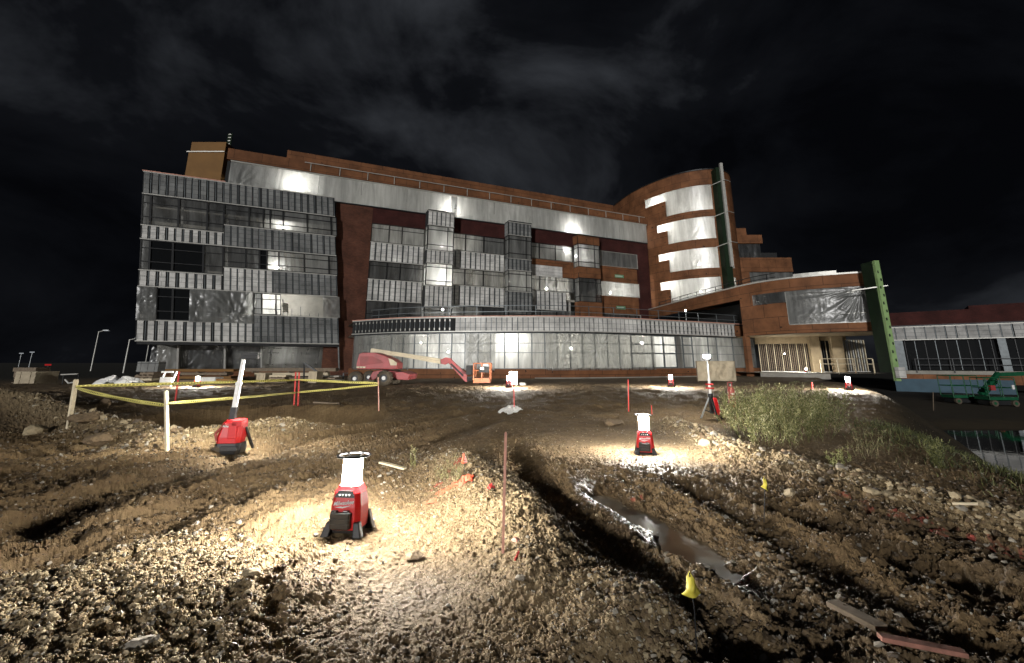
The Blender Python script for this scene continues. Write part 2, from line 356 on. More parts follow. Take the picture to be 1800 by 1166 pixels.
# ------------------------------------------------------------------ ground sheet (one mesh, finer towards the camera, out to the horizon)
def build_ground():
    rs = [.25]
    while rs[-1] < 1.15: rs.append(rs[-1]*1.12)
    while rs[-1] < 62: rs.append(rs[-1]*(1+.0027*max(1, rs[-1]/2.0)**.95))
    while rs[-1] < 5200: rs.append(rs[-1]*1.3)
    rs = np.array(rs); hw = math.radians(57)
    an = np.concatenate([np.linspace(-hw, hw, 1180), np.linspace(hw, 2*math.pi-hw, 60)[1:-1]])
    A, Rr = np.meshgrid(an, rs); X = Rr*np.sin(A); Y = Rr*np.cos(A)
    Z, mk = terrain(X.ravel(), Y.ravel(), want=True)
    n, m = X.shape; vs = np.stack([X.ravel(), Y.ravel(), Z], 1)
    i = np.arange(n-1)[:, None]*m; j = np.arange(m)[None]; j2 = (j+1) % m
    q = np.stack([i+j, i+m+j, i+m+j2, i+j2], -1).reshape(-1, 4)[:, ::-1]
    vs = np.vstack([vs, [[0, 0, gh(0, .2)]]]); tri = np.stack([np.arange(m), (np.arange(m)+1) % m, np.full(m, len(vs)-1)], 1)[:, ::-1]
    me = bpy.data.meshes.new('ground'); nq, ntri = len(q), len(tri)
    me.vertices.add(len(vs)); me.vertices.foreach_set('co', vs.ravel().astype(np.float32))
    me.loops.add(nq*4+ntri*3); me.loops.foreach_set('vertex_index', np.concatenate([q.ravel(), tri.ravel()]).astype(np.int32))
    me.polygons.add(nq+ntri); me.polygons.foreach_set('loop_start', np.concatenate([np.arange(nq)*4, nq*4+np.arange(ntri)*3]).astype(np.int32))
    me.polygons.foreach_set('use_smooth', np.zeros(nq+ntri, bool)); me.update(calc_edges=True)
    xx, yy = vs[:, 0], vs[:, 1]
    pale = np.append(mk['pale'], 0); wet = np.append(np.clip(gauss(mk['dw'], .2)+.55*mk['rough']*sstep(-.1, .35, fbm(X.ravel()*1.6, Y.ravel()*1.6, 3, 120))+.5*mk['sm']*(1-mk['pale']), 0, 1), 0)  # wet rut mud; the mask also darkens the right side for missing light
    pink = np.zeros(len(vs))
    for (px, py), rad, st in (((1165, 862), .07, 1), ((1120, 880), .05, .8), ((1045, 885), .07, .9), ((1200, 985), .09, .8), ((1245, 1005), .08, .7), ((1500, 890), .12, .7), ((1560, 910), .12, .8), ((1640, 930), .12, 1), ((1700, 950), .12, .9), ((1785, 975), .1, 1), ((1420, 935), .07, .6), ((1300, 1015), .05, .7), ((770, 868), .10, .8), ((700, 870), .05, .4), ((800, 852), .1, 1)):
        a, b = atZ(px, py)[:2]; pink = np.maximum(pink, st*np.exp(-(((xx-a)**2+(yy-b)**2)/rad**2)))
    pink = np.clip((pink-.25)*2.2, 0, 1)*sstep(.08, .3, fbm(xx*26, yy*26, 3, 130))
    grass = np.append(np.clip(np.maximum(sstep(-.25, .5, mk['sd'])*sstep(1., .2, mk['berm']), 1.3*sstep(38, 60, np.hypot(X, Y).ravel())), 0, 1.3), 0)  # grass on the bank; the far field's unlit blackness is painted in too
    for nm, a in (('pale', pale), ('wet', wet), ('pink', pink), ('grass', grass)):
        at = me.attributes.new(nm, 'FLOAT', 'POINT'); at.data.foreach_set('value', a.astype(np.float32))
    o = bpy.data.objects.new('ground', me); COL.objects.link(o); o['kind'] = 'structure'
    m_, t, b = mat('muddy ground'); L = t.links
    tcn = N(t, 'ShaderNodeTexCoord'); at = {k: N(t, 'ShaderNodeAttribute', attribute_name=k) for k in ('pale', 'wet', 'pink', 'grass')}
    n1 = N(t, 'ShaderNodeTexNoise', Scale=1.3, Detail=8., Roughness=.7); n2 = N(t, 'ShaderNodeTexNoise', Scale=22., Detail=8., Roughness=.72); n3 = N(t, 'ShaderNodeTexVoronoi', Scale=46.)
    for q_ in (n1, n2, n3): L.new(tcn.outputs['Object'], q_.inputs['Vector'])
    rp = N(t, 'ShaderNodeValToRGB'); el = rp.color_ramp.elements
    el[0].position = .28; el[0].color = (.058, .037, .018, 1); el[1].position = .74; el[1].color = (.28, .205, .110, 1); e2 = el.new(.5); e2.color = (.15, .100, .049, 1)
    ma = N(t, 'ShaderNodeMath', operation='MULTIPLY_ADD'); ma.inputs[1].default_value = .5; L.new(n2.outputs[0], ma.inputs[0])
    mb = N(t, 'ShaderNodeMath', operation='MULTIPLY_ADD'); mb.inputs[1].default_value = .5; mb.inputs[2].default_value = -.02; L.new(n1.outputs[0], mb.inputs[0]); L.new(mb.outputs[0], ma.inputs[2]); L.new(ma.outputs[0], rp.inputs[0])
    def mix(a, b_, f, bc=None, fac=1.):
        x = N(t, 'ShaderNodeMix', data_type='RGBA')
        if fac != 1.:
            mm = N(t, 'ShaderNodeMath', operation='MULTIPLY'); mm.inputs[1].default_value = fac; L.new(f, mm.inputs[0]); f = mm.outputs[0]
        L.new(f, x.inputs[0]); L.new(a, x.inputs[6])
        if bc: x.inputs[7].default_value = (*bc, 1)
        else: L.new(b_, x.inputs[7])
        return x.outputs[2]
    rp2 = N(t, 'ShaderNodeValToRGB'); f = rp2.color_ramp.elements; f[0].position = .2; f[0].color = (.13, .093, .048, 1); f[1].position = .8; f[1].color = (.36, .28, .165, 1)
    L.new(n3.outputs['Color'], rp2.inputs[0])
    c = mix(rp.outputs[0], rp2.outputs[0], at['pale'].outputs['Fac'], None, .8)
    c = mix(c, None, at['wet'].outputs['Fac'], (.055, .038, .022), .7)
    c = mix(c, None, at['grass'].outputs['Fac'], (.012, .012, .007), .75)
    c = mix(c, None, at['pink'].outputs['Fac'], (.42, .07, .06), .75)
    L.new(c, b.inputs['Base Color'])
    mr = N(t, 'ShaderNodeMapRange'); mr.inputs['To Min'].default_value = .93; mr.inputs['To Max'].default_value = .40; L.new(at['wet'].outputs['Fac'], mr.inputs[0]); L.new(mr.outputs[0], b.inputs['Roughness'])
    b.inputs['Specular IOR Level'].default_value = .35
    n4 = N(t, 'ShaderNodeTexNoise', Scale=75., Detail=5., Roughness=.7); L.new(tcn.outputs['Object'], n4.inputs['Vector']); bq = N(t, 'ShaderNodeBump', Strength=.6, Distance=.008); L.new(n4.outputs[0], bq.inputs['Height'])
    bp = N(t, 'ShaderNodeBump', Strength=.55, Distance=.02); L.new(n2.outputs[0], bp.inputs['Height']); L.new(bq.outputs[0], bp.inputs['Normal'])
    L.new(bp.outputs[0], b.inputs['Normal']); me.materials.append(m_)
build_ground()

# loose stones and clods: far too many to count, one object
def rock_template(sub, sd):
    bm = bmesh.new(); bmesh.ops.create_icosphere(bm, subdivisions=sub, radius=1); rr = np.random.default_rng(sd)
    v = np.array([q.co[:] for q in bm.verts]); f = np.array([[q.index for q in p.verts] for p in bm.faces]); bm.free()
    for _ in range(5):      # chop with random planes for an angular stone
        n_ = rr.normal(size=3); n_ /= np.linalg.norm(n_); d = v@n_; lim = rr.uniform(.45, .8); v = v-np.outer(np.clip(d-lim, 0, None), n_)
    v *= rr.uniform(.9, 1.1, v.shape); v *= np.array([1, rr.uniform(.65, 1), rr.uniform(.5, .8)]); return v, f
def rotm(n, r):
    q = r.normal(size=(n, 4)); q /= np.linalg.norm(q, axis=1)[:, None]; a, b, c, d = q.T
    return np.stack([1-2*(c*c+d*d), 2*(b*c-a*d), 2*(b*d+a*c), 2*(b*c+a*d), 1-2*(b*b+d*d), 2*(c*d-a*b), 2*(b*d-a*c), 2*(c*d+a*b), 1-2*(b*b+c*c)], 1).reshape(-1, 3, 3)
def raw_mesh(name, V, Fc, mats, mi=None, smooth=False, parent=None, uv=None):
    me = bpy.data.meshes.new(name); k = Fc.shape[1]
    me.vertices.add(len(V)); me.vertices.foreach_set('co', V.astype(np.float32).ravel())
    me.loops.add(Fc.size); me.loops.foreach_set('vertex_index', Fc.astype(np.int32).ravel())
    me.polygons.add(len(Fc)); me.polygons.foreach_set('loop_start', (np.arange(len(Fc))*k).astype(np.int32))
    if mi is not None: me.polygons.foreach_set('material_index', mi.astype(np.int32))
    me.polygons.foreach_set('use_smooth', np.full(len(Fc), smooth)); me.update(calc_edges=True)
    for m in mats: me.materials.append(m)
    if uv is not None:
        ul = me.uv_layers.new(name='UVMap'); ul.data.foreach_set('uv', uv[Fc.ravel()].astype(np.float32).ravel())
    o = bpy.data.objects.new(name, me); COL.objects.link(o)
    if parent is not None: o.parent = parent
    return o
M['stone_a'] = simple('pale limestone', (.37, .30, .19), .9, 0, .3, 30, .2)
M['stone_b'] = simple('brown clod', (.17, .12, .07), .95, 0, .4, 40, .3)
M['stone_c'] = simple('grey stone', (.30, .27, .22), .85, 0, .3, 30, .2)
M['stone_d'] = simple('dark wet clod', (.075, .052, .03), .6, 0, .4, 40, .3)
def scatter():
    n = 330000; r = np.exp(rng.uniform(math.log(1.5), math.log(14), n)); a = rng.uniform(-math.radians(54), math.radians(54), n)
    x = r*np.sin(a); y = r*np.cos(a); z, mk = terrain(x, y, want=True)
    p = .12+.3*sstep(2.7, 2.0, r)+1.0*mk['gravel']+.5*mk['berm']+.5*mk['mound']+.10*mk['rough']+.16*mk['left']-.04*mk['sm']
    p *= (1-mk['low']*.9)*(1-gauss(mk['dw'], .12)); p *= .55+.9*(fbm(x*1.5, y*1.5, 3, 200)+.3)
    p *= sstep(17, 9, r)*.6+.4
    k = rng.uniform(size=n) < p*.62; x, y, z, r = x[k], y[k], z[k], r[k]; mk = {q: v[k] for q, v in mk.items()}; n = len(x)
    big = 1+1.1*mk['berm']+.5*mk['gravel']+.4*mk['mound']
    s = (.0026+.0022*rng.pareto(2.2, n))*big*np.clip(r/2.6, .8, 3.0)**.75; s = s*(1+.9*np.maximum(mk['rough'], mk['left']*.8)*(1-mk['berm'])); s = np.minimum(s, .012+.010*np.maximum(mk['rough'], mk['left'])+.034*mk['berm']*np.clip(r/5, .5, 1.6)+.002*mk['gravel'])
    pale = np.clip(.25+.5*mk['gravel']+.5*mk['berm']+.1*mk['mound']-.30*mk['rough']-.25*mk['left'], 0, 1); u = rng.uniform(size=n)
    mi = np.where(u < pale*.75, 0, np.where(u < pale*.75+.15, 2, np.where(rng.uniform(size=n) < .25+.45*mk['rough']+.2*mk['left'], 3, 1)))
    Vs = []; Fs = []; Ms = []; o = 0
    tm = [rock_template(1, q) for q in range(6)]; tb = [rock_template(2, 20+q) for q in range(4)]
    for grp, tmpl in ((s*F/r < 9, tm), (s*F/r >= 9, tb)):
        idx = np.where(grp)[0]; ch = rng.integers(0, len(tmpl), len(idx))
        for c, (v, f) in enumerate(tmpl):
            ii = idx[ch == c]
            if not len(ii): continue
            R = rotm(len(ii), rng); V = np.einsum('nij,vj->nvi', R, v)*s[ii][:, None, None]; V[:, :, 2] *= .8
            V += np.stack([x[ii], y[ii], z[ii]+s[ii]*.18], 1)[:, None]
            Vs.append(V.reshape(-1, 3)); Fs.append((f[None]+(np.arange(len(ii))*len(v))[:, None, None]+o).reshape(-1, 3)); Ms.append(np.repeat(mi[ii], len(f))); o += V.shape[0]*V.shape[1]
    g = raw_mesh('gravel', np.vstack(Vs), np.vstack(Fs), [M['stone_a'], M['stone_b'], M['stone_c'], M['stone_d']], np.concatenate(Ms))
    g['kind'] = 'stuff'; tag(g, 'loose pale stones and brown clods strewn over the mud', 'gravel'); print('stones', n)
scatter()

# water in the wheel rut and the pond beyond the bank
def water(name, z, poly, col, rough, bump):
    m, t, b = mat(name+' surface'); b.inputs['Base Color'].default_value = (*col, 1); b.inputs['Roughness'].default_value = rough; b.inputs['Specular IOR Level'].default_value = .8
    no = N(t, 'ShaderNodeTexNoise', Scale=3., Detail=3.); tcn = N(t, 'ShaderNodeTexCoord'); t.links.new(tcn.outputs['Object'], no.inputs[0])
    bp = N(t, 'ShaderNodeBump', Strength=bump, Distance=.05); t.links.new(no.outputs[0], bp.inputs['Height']); t.links.new(bp.outputs[0], b.inputs['Normal'])
    mb = MB(); mb.add([(x, y, z) for x, y in poly], [tuple(range(len(poly)))], m); o = mb.build(name); o['kind'] = 'structure'; return o
def spline0(p): return [(p[i][0]*(1-f)+p[i+1][0]*f, p[i][1]*(1-f)+p[i+1][1]*f) for i in range(len(p)-1) for f in (.2, .5, .8)]
ww = [np.array(q) for q in R_WET]
zpud = float(np.median([gh(*q) for q in spline0(R_WET)[2:-2]]))+.022
water('puddle', zpud, [ww[0]+[-.1, .1], ww[0]+[.1, .1], ww[1]+[.22, 0], ww[2]+[.24, 0], ww[3]+[.22, 0], ww[4]+[.1, -.05], ww[4]+[-.12, -.05], ww[3]+[-.2, 0], ww[2]+[-.2, 0], ww[1]+[-.17, 0]][::-1], (.19, .15, .10), .06, .08)
water('pond', -2.2, [(7, 3), (30, 3), (34, 24), (18, 27), (13, 15)], (.012, .010, .008), .03, .03)

# ------------------------------------------------------------------ walls in plan
class Wall:
    def __init__(s, pts, shear=0., z0=0.):
        s.p = np.array(pts, float); d = np.diff(s.p, axis=0); s.l = np.hypot(d[:, 0], d[:, 1]); s.c = np.append(0, np.cumsum(s.l)); s.t = d/s.l[:, None]
        s.n = np.stack([s.t[:, 1], -s.t[:, 0]], 1); s.sh = shear; s.z0 = z0; s.curved = len(s.p) > 2
    def at(s, u, z, o=0.):
        u = u+s.sh*(z-s.z0); k = int(np.clip(np.searchsorted(s.c, u)-1, 0, len(s.l)-1)); q = s.p[k]+s.t[k]*(u-s.c[k])
        n = s.n[k]
        if s.curved:
            f = (u-s.c[k])/s.l[k]; k2 = min(len(s.l)-1, k+1) if f > .5 else max(0, k-1); w_ = abs(f-.5); n = n*(1-w_)+s.n[k2]*w_; n = n/np.hypot(*n)
        return np.array([q[0]+n[0]*o, q[1]+n[1]*o, z])
    def inv(s, px, py, o=0.):
        r = ray(px, py); best = None
        for k in range(len(s.l)):
            n = s.n[k]; p0 = s.p[k]+n*o; t = (n@p0)/(n@r[:2]); q = r[:2]*t; u = (q-p0)@s.t[k]; z = H+r[2]*t
            lo = -1e9 if k == 0 else -.02; hi = 1e9 if k == len(s.l)-1 else s.l[k]+.02
            if t > 0 and lo <= u <= hi and (best is None or t < best[2]): best = (s.c[k]+u, z, t)
        u, z, _ = best
        return u-s.sh*(z-s.z0), z
    def s_(s, px, py, o=0.): return s.inv(px, py, o)[0]
    def z_(s, px, py, o=0.): return s.inv(px, py, o)[1]
def spline(pts, n):
    pts = np.array(pts, float); P_ = np.vstack([2*pts[0]-pts[1], pts, 2*pts[-1]-pts[-2]]); r = []
    for i in range(1, len(P_)-2):
        for t in np.linspace(0, 1, n, endpoint=False):
            a, b, c, d = P_[i-1:i+3]; r.append(.5*(2*b+(c-a)*t+(2*a-5*b+4*c-d)*t*t+(3*b-a-3*c+d)*t**3))
    return np.vstack([r, pts[-1:]])
U = np.array([.90968, .41532]); NU = np.array([U[1], -U[0]])
P1 = atY(246, 600, 40.)[:2]
WM = Wall([P1, P1+U*70])                                  # main facade
WL = Wall([P1+NU*.7-U*3, P1+NU*.7+U*30], -.112, 2.76)     # raked left block, a little proud
def wbox(mb, W, s0, s1, z0, z1, o0, o1, m, step=1.2):
    """box on a wall between s0..s1, z0..z1, offsets o0 (back) .. o1 (front); follows curves"""
    n = max(1, int(math.ceil(abs(s1-s0)/step))) if W.curved else 1; ss = np.linspace(s0, s1, n+1)
    for i in range(n):
        a, b = ss[i], ss[i+1]
        p = [W.at(a, z0, o1), W.at(b, z0, o1), W.at(b, z0, o0), W.at(a, z0, o0), W.at(a, z1, o1), W.at(b, z1, o1), W.at(b, z1, o0), W.at(a, z1, o0)]
        uv = [(a, z0), (b, z0), (b, z0), (a, z0), (a, z1), (b, z1), (b, z1), (a, z1)]; f = [(0, 1, 5, 4), (2, 3, 7, 6), (3, 2, 1, 0), (4, 5, 6, 7)]
        if i == 0: f.append((3, 0, 4, 7))
        if i == n-1: f.append((1, 2, 6, 5))
        mb.add(p, f, m, uv)
def part(name, W, rects, m, parent, o0=-.2, o1=0., label=None, step=1.2):
    mb = MB()
    for r in rects: wbox(mb, W, *r, o0, o1, m, step)
    o = mb.build(name, parent)
    if label: o['label'] = label
    return o
def sheet(name, W, s0, s1, z0, z1, off, m, parent, amp=.035, res=.16, sd=0, fan=(), sag=0., label=None, kx=1.1, kz=.28, cut=None):
    """plastic sheet as a real crumpled surface; fan = (s, z, strength, reach) gathers folds around a point"""
    nx = max(6, int((s1-s0)/res)); nz = max(6, int((z1-z0)/res)); S, Z = np.meshgrid(np.linspace(s0, s1, nx+1), np.linspace(z0, z1, nz+1))
    wx = S+.6*vn(S*.7, Z*.7, 300+sd); d = amp*((1-np.abs(fbm(wx*kx, Z*kz, 3, 310+sd))*2.6)*.6+.8*fbm(S*.5, Z*.5, 2, 320+sd))
    d = d+amp*.5*(1-np.abs(fbm(S*1.3+Z*1.1, Z*.7-S*.5, 3, 330+sd))*2.8)
    for fs, fz, st, rc in fan:
        dx, dz = S-fs, Z-fz; rr = np.hypot(dx, dz)+.05; th = np.arctan2(dz, dx)
        d = d+st*(1-np.abs(vn(th*7+rr*.15, rr*.25, 340+sd))*2.4)*np.exp(-rr/rc)*np.minimum(1, rr/.25)
    e_ = np.minimum(np.minimum(S-s0, s1-S), np.minimum(Z-z0, z1-Z)); d = d*np.clip(e_/.25, 0, 1)
    Zs = Z.copy()
    if sag: Zs = Z-sag*np.abs(vn(S*1.4, Z*0, 350+sd))*(1-(Z-z0)/(z1-z0))*-1
    if cut is not None: S = cut(S, Z)
    V = np.array([W.at(a, b, off+c) for a, b, c in zip(S.ravel(), Zs.ravel(), d.ravel())])
    i = np.arange(nz)[:, None]*(nx+1); j = np.arange(nx)[None]; Fq = np.stack([i+j, i+j+1, i+nx+2+j, i+nx+1+j], -1).reshape(-1, 4)
    o = raw_mesh(name, V, Fq, [M[m]], None, True, parent, np.stack([S.ravel(), Z.ravel()], 1))
    if label: o['label'] = label
    return o
def window(W, s0, s1, z0, z1, m, parent, vs=(), hs=(), off=-.12, fw=.07, sd=0, frame='steel_dark', amp=.02, label=None, fan=(), fo=.06):
    """one glazing bay: a pane or film with its frame as sub-part"""
    if m in ('glass_dark',): mb = MB(); wbox(mb, W, s0, s1, z0, z1, off-.02, off, m); o = mb.build('window', parent)
    else: o = sheet('window', W, s0, s1, z0, z1, off, m, parent, amp, .2, sd, fan)
    if label: o['label'] = label
    mb = MB(); a, b = off+.02, off+fo+.03
    for x in (s0, *vs, s1): wbox(mb, W, x-fw/2, x+fw/2, z0, z1, a, b, frame)
    for z in (z0+fw/2, *hs, z1-fw/2): wbox(mb, W, s0+fw/2, s1-fw/2, z-fw/2, z+fw/2, a+.002, b-.004, frame)
    mb.build('frame', o); return o
def stud_band(W, s0, s1, z0, z1, pitch, frac, m, parent, gap='stud_gap', off=0., jit=.06, cap='trim', split=None, label=None, holes=None):
    mb = MB(); wbox(mb, W, s0, s1, z0, z1, off-.22, off-.06, gap)
    n = max(1, int(round((s1-s0)/pitch))); p = (s1-s0)/n
    for i in range(n):
        a = s0+i*p+p*(1-frac)/2+random.uniform(-jit, jit)*p; b = a+p*frac*random.uniform(.94, 1.04); t = random.uniform(-.008, .006)
        mm = m if isinstance(m, str) else (m[0] if s0+i*p < m[1] else m[2])
        wbox(mb, W, a, b, z0+.05, z1-.05, off-.055, off+t, mm)
        if split and random.random() < .8: wbox(mb, W, a-.01, b+.01, z0+split*(z1-z0)-.012, z0+split*(z1-z0)+.012, off+t-.01, off+t+.006, 'steel_blue')
        sx = b+p*(1-frac)*.5
        if sx < s1-.02:
            wbox(mb, W, sx-.022, sx+.022, z0+.03, z1-.03, off-.055, off-.03, 'steel_blue')
            if holes:
                for hz in holes: wbox(mb, W, sx-.05, sx+.05, z0+hz*(z1-z0)-.09, z0+hz*(z1-z0)+.09, off-.029, off-.012, 'trim' if gap == 'stud_gap' and m == 'stud_gap' else 'stud_gap')
    wbox(mb, W, s0, s1, z1-.05, z1+.03, off-.06, off+.02, cap); wbox(mb, W, s0, s1, z0-.03, z0+.05, off-.06, off+.016, cap)
    o = mb.build('stud_band', parent)
    if label: o['label'] = label
    return o
BL = thing('unfinished_building', 'large four storey unfinished brick building wrapped in plastic sheeting, with a round tower', 'building', (0, 0, 0))
ROOM = []
def glow(px, py, W, inset, k=1.): ROOM.append((px, py, W, inset, k))

# ---- left block: raked ends, stud bands and strip windows
zL = dict(b1=(15.85, 17.95), b2a=(11.67, 12.95), b2b=(11.67, 13.75), b3a=(7.45, 8.9), b3b=(7.45, 9.65), b4a=(2.76, 4.55), b4b=(2.76, 5.35))
sA, sB = WL.s_(237, 600), WL.s_(596, 604); sM = WL.s_(393, 440)
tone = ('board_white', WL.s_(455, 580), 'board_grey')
stud_band(WL, sA, sB, *zL['b1'], .62, .66, 'board_grey', BL, jit=.1, split=.5)  # grey boards at top and right, white boards at lower left
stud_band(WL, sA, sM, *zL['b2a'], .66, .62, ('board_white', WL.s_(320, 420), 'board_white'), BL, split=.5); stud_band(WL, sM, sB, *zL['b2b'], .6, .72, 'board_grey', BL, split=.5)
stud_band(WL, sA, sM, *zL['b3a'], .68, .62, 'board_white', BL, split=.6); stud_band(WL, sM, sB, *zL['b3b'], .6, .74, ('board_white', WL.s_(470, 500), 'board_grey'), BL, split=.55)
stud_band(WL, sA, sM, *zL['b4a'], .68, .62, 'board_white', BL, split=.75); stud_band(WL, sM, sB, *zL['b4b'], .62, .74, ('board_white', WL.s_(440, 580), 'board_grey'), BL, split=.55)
def strip(W, px, py, zlo, zhi, mats, parent, hs=(.28, .72), sd=0, step=None, **kw):
    for i in range(len(px)-1):
        a, b = W.s_(px[i], py), W.s_(px[i+1], py); z0 = zlo[0] if isinstance(zlo, tuple) and a < sM-.1 else (zlo[1] if isinstance(zlo, tuple) else zlo)
        m = mats[i] if isinstance(mats, (list, tuple)) else mats
        if m is None: continue
        lab = {'glass_dark': 'open bay with no plastic, its dark inside shown as a pane', 'film': None}.get(m)  # dark pane stands in for the unlit room behind the opening
        window(W, a+.04, b-.04, z0+.04, zhi-.04, m, parent, (), [z0+(zhi-z0)*h for h in hs], sd=sd+i, label=lab, fan=[(b-.2, z0+.2, .05, .8)] if i % 3 == 1 else (), **kw)
strip(WL, (247, 263, 313, 364, 393, 438, 463, 475, 498, 540, 582, 592), 390, (12.95, 13.75), 15.85, ['film', 'film_clear', 'film_clear', 'film_dull', 'film_dull', 'film_dull', 'film', 'film', 'film_thick', 'film', 'film'], BL, sd=1)
strip(WL, (245, 262, 303, 357, 392, 432, 456, 469, 490, 535, 578, 593), 455, (8.9, 9.65), 11.67, ['film', 'glass_dark', 'glass_dark', 'film_clear', 'film_dull', 'film_dull', 'glass_dark', 'film', 'film_clear', 'film_thick', 'film'], BL, sd=21)
strip(WL, (275, 303, 337), 535, (4.55, 5.35), 7.45, ['glass_dark', 'glass_dark'], BL, sd=41)
strip(WL, (446, 460), 535, (4.55, 5.35), 7.45, ['film_dull'], BL, sd=45); strip(WL, (460, 485, 494), 535, (4.55, 5.35), 7.45, ['film_thick', 'film_thick'], BL, sd=47)
strip(WL, (494, 530, 568), 535, (4.55, 5.35), 7.45, [None, None], BL)
sheet('plastic_sheet', WL, WL.s_(240, 535), WL.s_(275, 535), 4.5, 7.45, .05, 'film', BL, .09, .1, 3, [(WL.s_(258, 540), 6.2, .09, .6)])
sheet('plastic_sheet', WL, WL.s_(333, 535), WL.s_(446, 535), 4.5, 7.45, .04, 'film', BL, .08, .1, 5, [(WL.s_(415, 548), 5.2, .12, 1.6), (WL.s_(345, 540), 6., .08, .8)])
sheet('plastic_sheet', WL, WL.s_(568, 540), WL.s_(597, 540), 5.35, 7.45, .06, 'film', BL, .08, .12, 6, [(WL.s_(574, 530), 7.2, .1, 1.)])
# inside of the left block: slabs, back wall
WLb = WL
mb = MB()
for z in (17.6, 13.3, 9.1, 4.9): wbox(mb, WL, sA+.15, sB-.1, z-2.9 if z > 17 else z-.15, (z-2.9 if z > 17 else z)+.15, -6.0, -.3, 'concrete')
mb.build('floor_slab', BL)
part('interior_wall', WL, [(sA+.2, sB-.1, .3, 17.6)], 'ceiling', BL, -6.2, -6.)
part('interior_partition', WL, [(WL.s_(x, 455), WL.s_(x, 455)+.15, .4, 15.8) for x in (456, 392, 310)], 'ceiling', BL, -6., -1.3)
part('end_wall', WL, [(sA, sA+.14, 2.76, 17.9), (sB-.09, sB, .3, 17.9)], 'board_grey', BL, -6.2, -.24)
mb = MB()       # builder's clutter seen through the open bay
for i in range(9):
    a = WL.s_(496+i*8, 540); wbox(mb, WL, a, a+.06, 5.0, 6.3+random.uniform(-.5, .9), -1.6-random.random(), -1.5, 'trim' if i % 2 else 'steel_blue')
for i in range(4): wbox(mb, WL, WL.s_(496, 540), WL.s_(506, 540), 5.9+i*.22, 6.02+i*.22, -1.8, -.8, 'trim')
mb.build('metal_framing', BL)
# ground floor of the left block, set back under the overhang
WG = Wall([P1-NU*1.2-U*3, P1-NU*1.2+U*30])
g0, g1 = WG.s_(262, 640), WG.s_(600, 640)
sheet('plastic_sheet', WG, g0, WG.s_(392, 640), .2, 3.0, 0, 'film_dull', BL, .05, .12, 8, [(WG.s_(283, 612), 2.7, .16, 1.6), (WG.s_(330, 645), .6, .08, 1.)])
sheet('plastic_sheet', WG, WG.s_(392, 640), g1, .2, 3.0, 0, 'film_dull', BL, .05, .14, 9, [(WG.s_(570, 610), 2.6, .08, 1.5), (WG.s_(385, 640), 1.2, .08, 1.)])
part('door_panel', WG, [(WG.s_(406, 640), WG.s_(432, 640), -.1, 2.35)], 'board_grey', BL, -.16, -.1, 'grey panel leaning behind the plastic')
for a, b in ((452, 474), (476, 522), (522, 560)): window(WG, WG.s_(a, 630), WG.s_(b, 630), .75, 2.7, 'film_thick' if b < 530 else 'film_dull', BL, (), (1.9, 2.35), off=-.5, sd=a)
part('base_wall', WG, [(g0, g1, -.6, .3)], 'osb', BL, -.6, .05); part('interior_wall', WG, [(g0, g1, -.5, 3.)], 'ceiling', BL, -4.6, -4.5)
part('soffit', WL, [(sA+.1, sB, 2.5, 2.72)], 'steel_dark', BL, -2.6, -.1)
mb = MB(); a = WG.s_(263, 640); p, q = WL.at(sA+.9, 2.7, -.4), WL.at(sA+.6, -.1, -.4); mb.cyl(p, q, .035, 'trim'); mb.build('prop', BL)

# ---- main facade
SE = 56.85; s0m = WL.s_(592, 400, 0)-3+.7*0
sb0 = WM.s_(588, 400)
zw = dict(w1=(13.76, 15.9), b1=(11.68, 13.76), w2=(9.68, 11.68), b2=(7.36, 9.68), w3=(4.6, 7.36))
SW0 = WM.s_(651, 430); SW1 = WM.s_(1121, 460)
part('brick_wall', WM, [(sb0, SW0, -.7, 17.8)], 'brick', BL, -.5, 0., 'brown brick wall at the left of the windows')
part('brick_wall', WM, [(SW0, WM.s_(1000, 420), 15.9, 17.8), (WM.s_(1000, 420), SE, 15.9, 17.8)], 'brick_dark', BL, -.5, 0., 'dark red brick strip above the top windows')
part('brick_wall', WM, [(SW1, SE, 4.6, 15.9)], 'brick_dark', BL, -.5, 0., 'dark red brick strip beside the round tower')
BAYS = [(744, 797), (886, 935), (1007, 1055)]; BO = 1.25
bs = [(WM.s_(b-1, 460, BO)-(BO*.0)-2.85 if False else None, WM.s_(b, 460, BO)) for a, b in BAYS]
fr = []
for (lx, rx), fx in zip(BAYS, (749, 894, 1017)): fr.append((WM.s_(fx, 460, BO), WM.s_(rx, 460, BO)))
segs = [(SW0, fr[0][0]), (fr[0][1], fr[1][0]), (fr[1][1], fr[2][0]), (fr[2][1], SW1)]
mull = [(684, 707), (819, 851), (948, 976), ()]
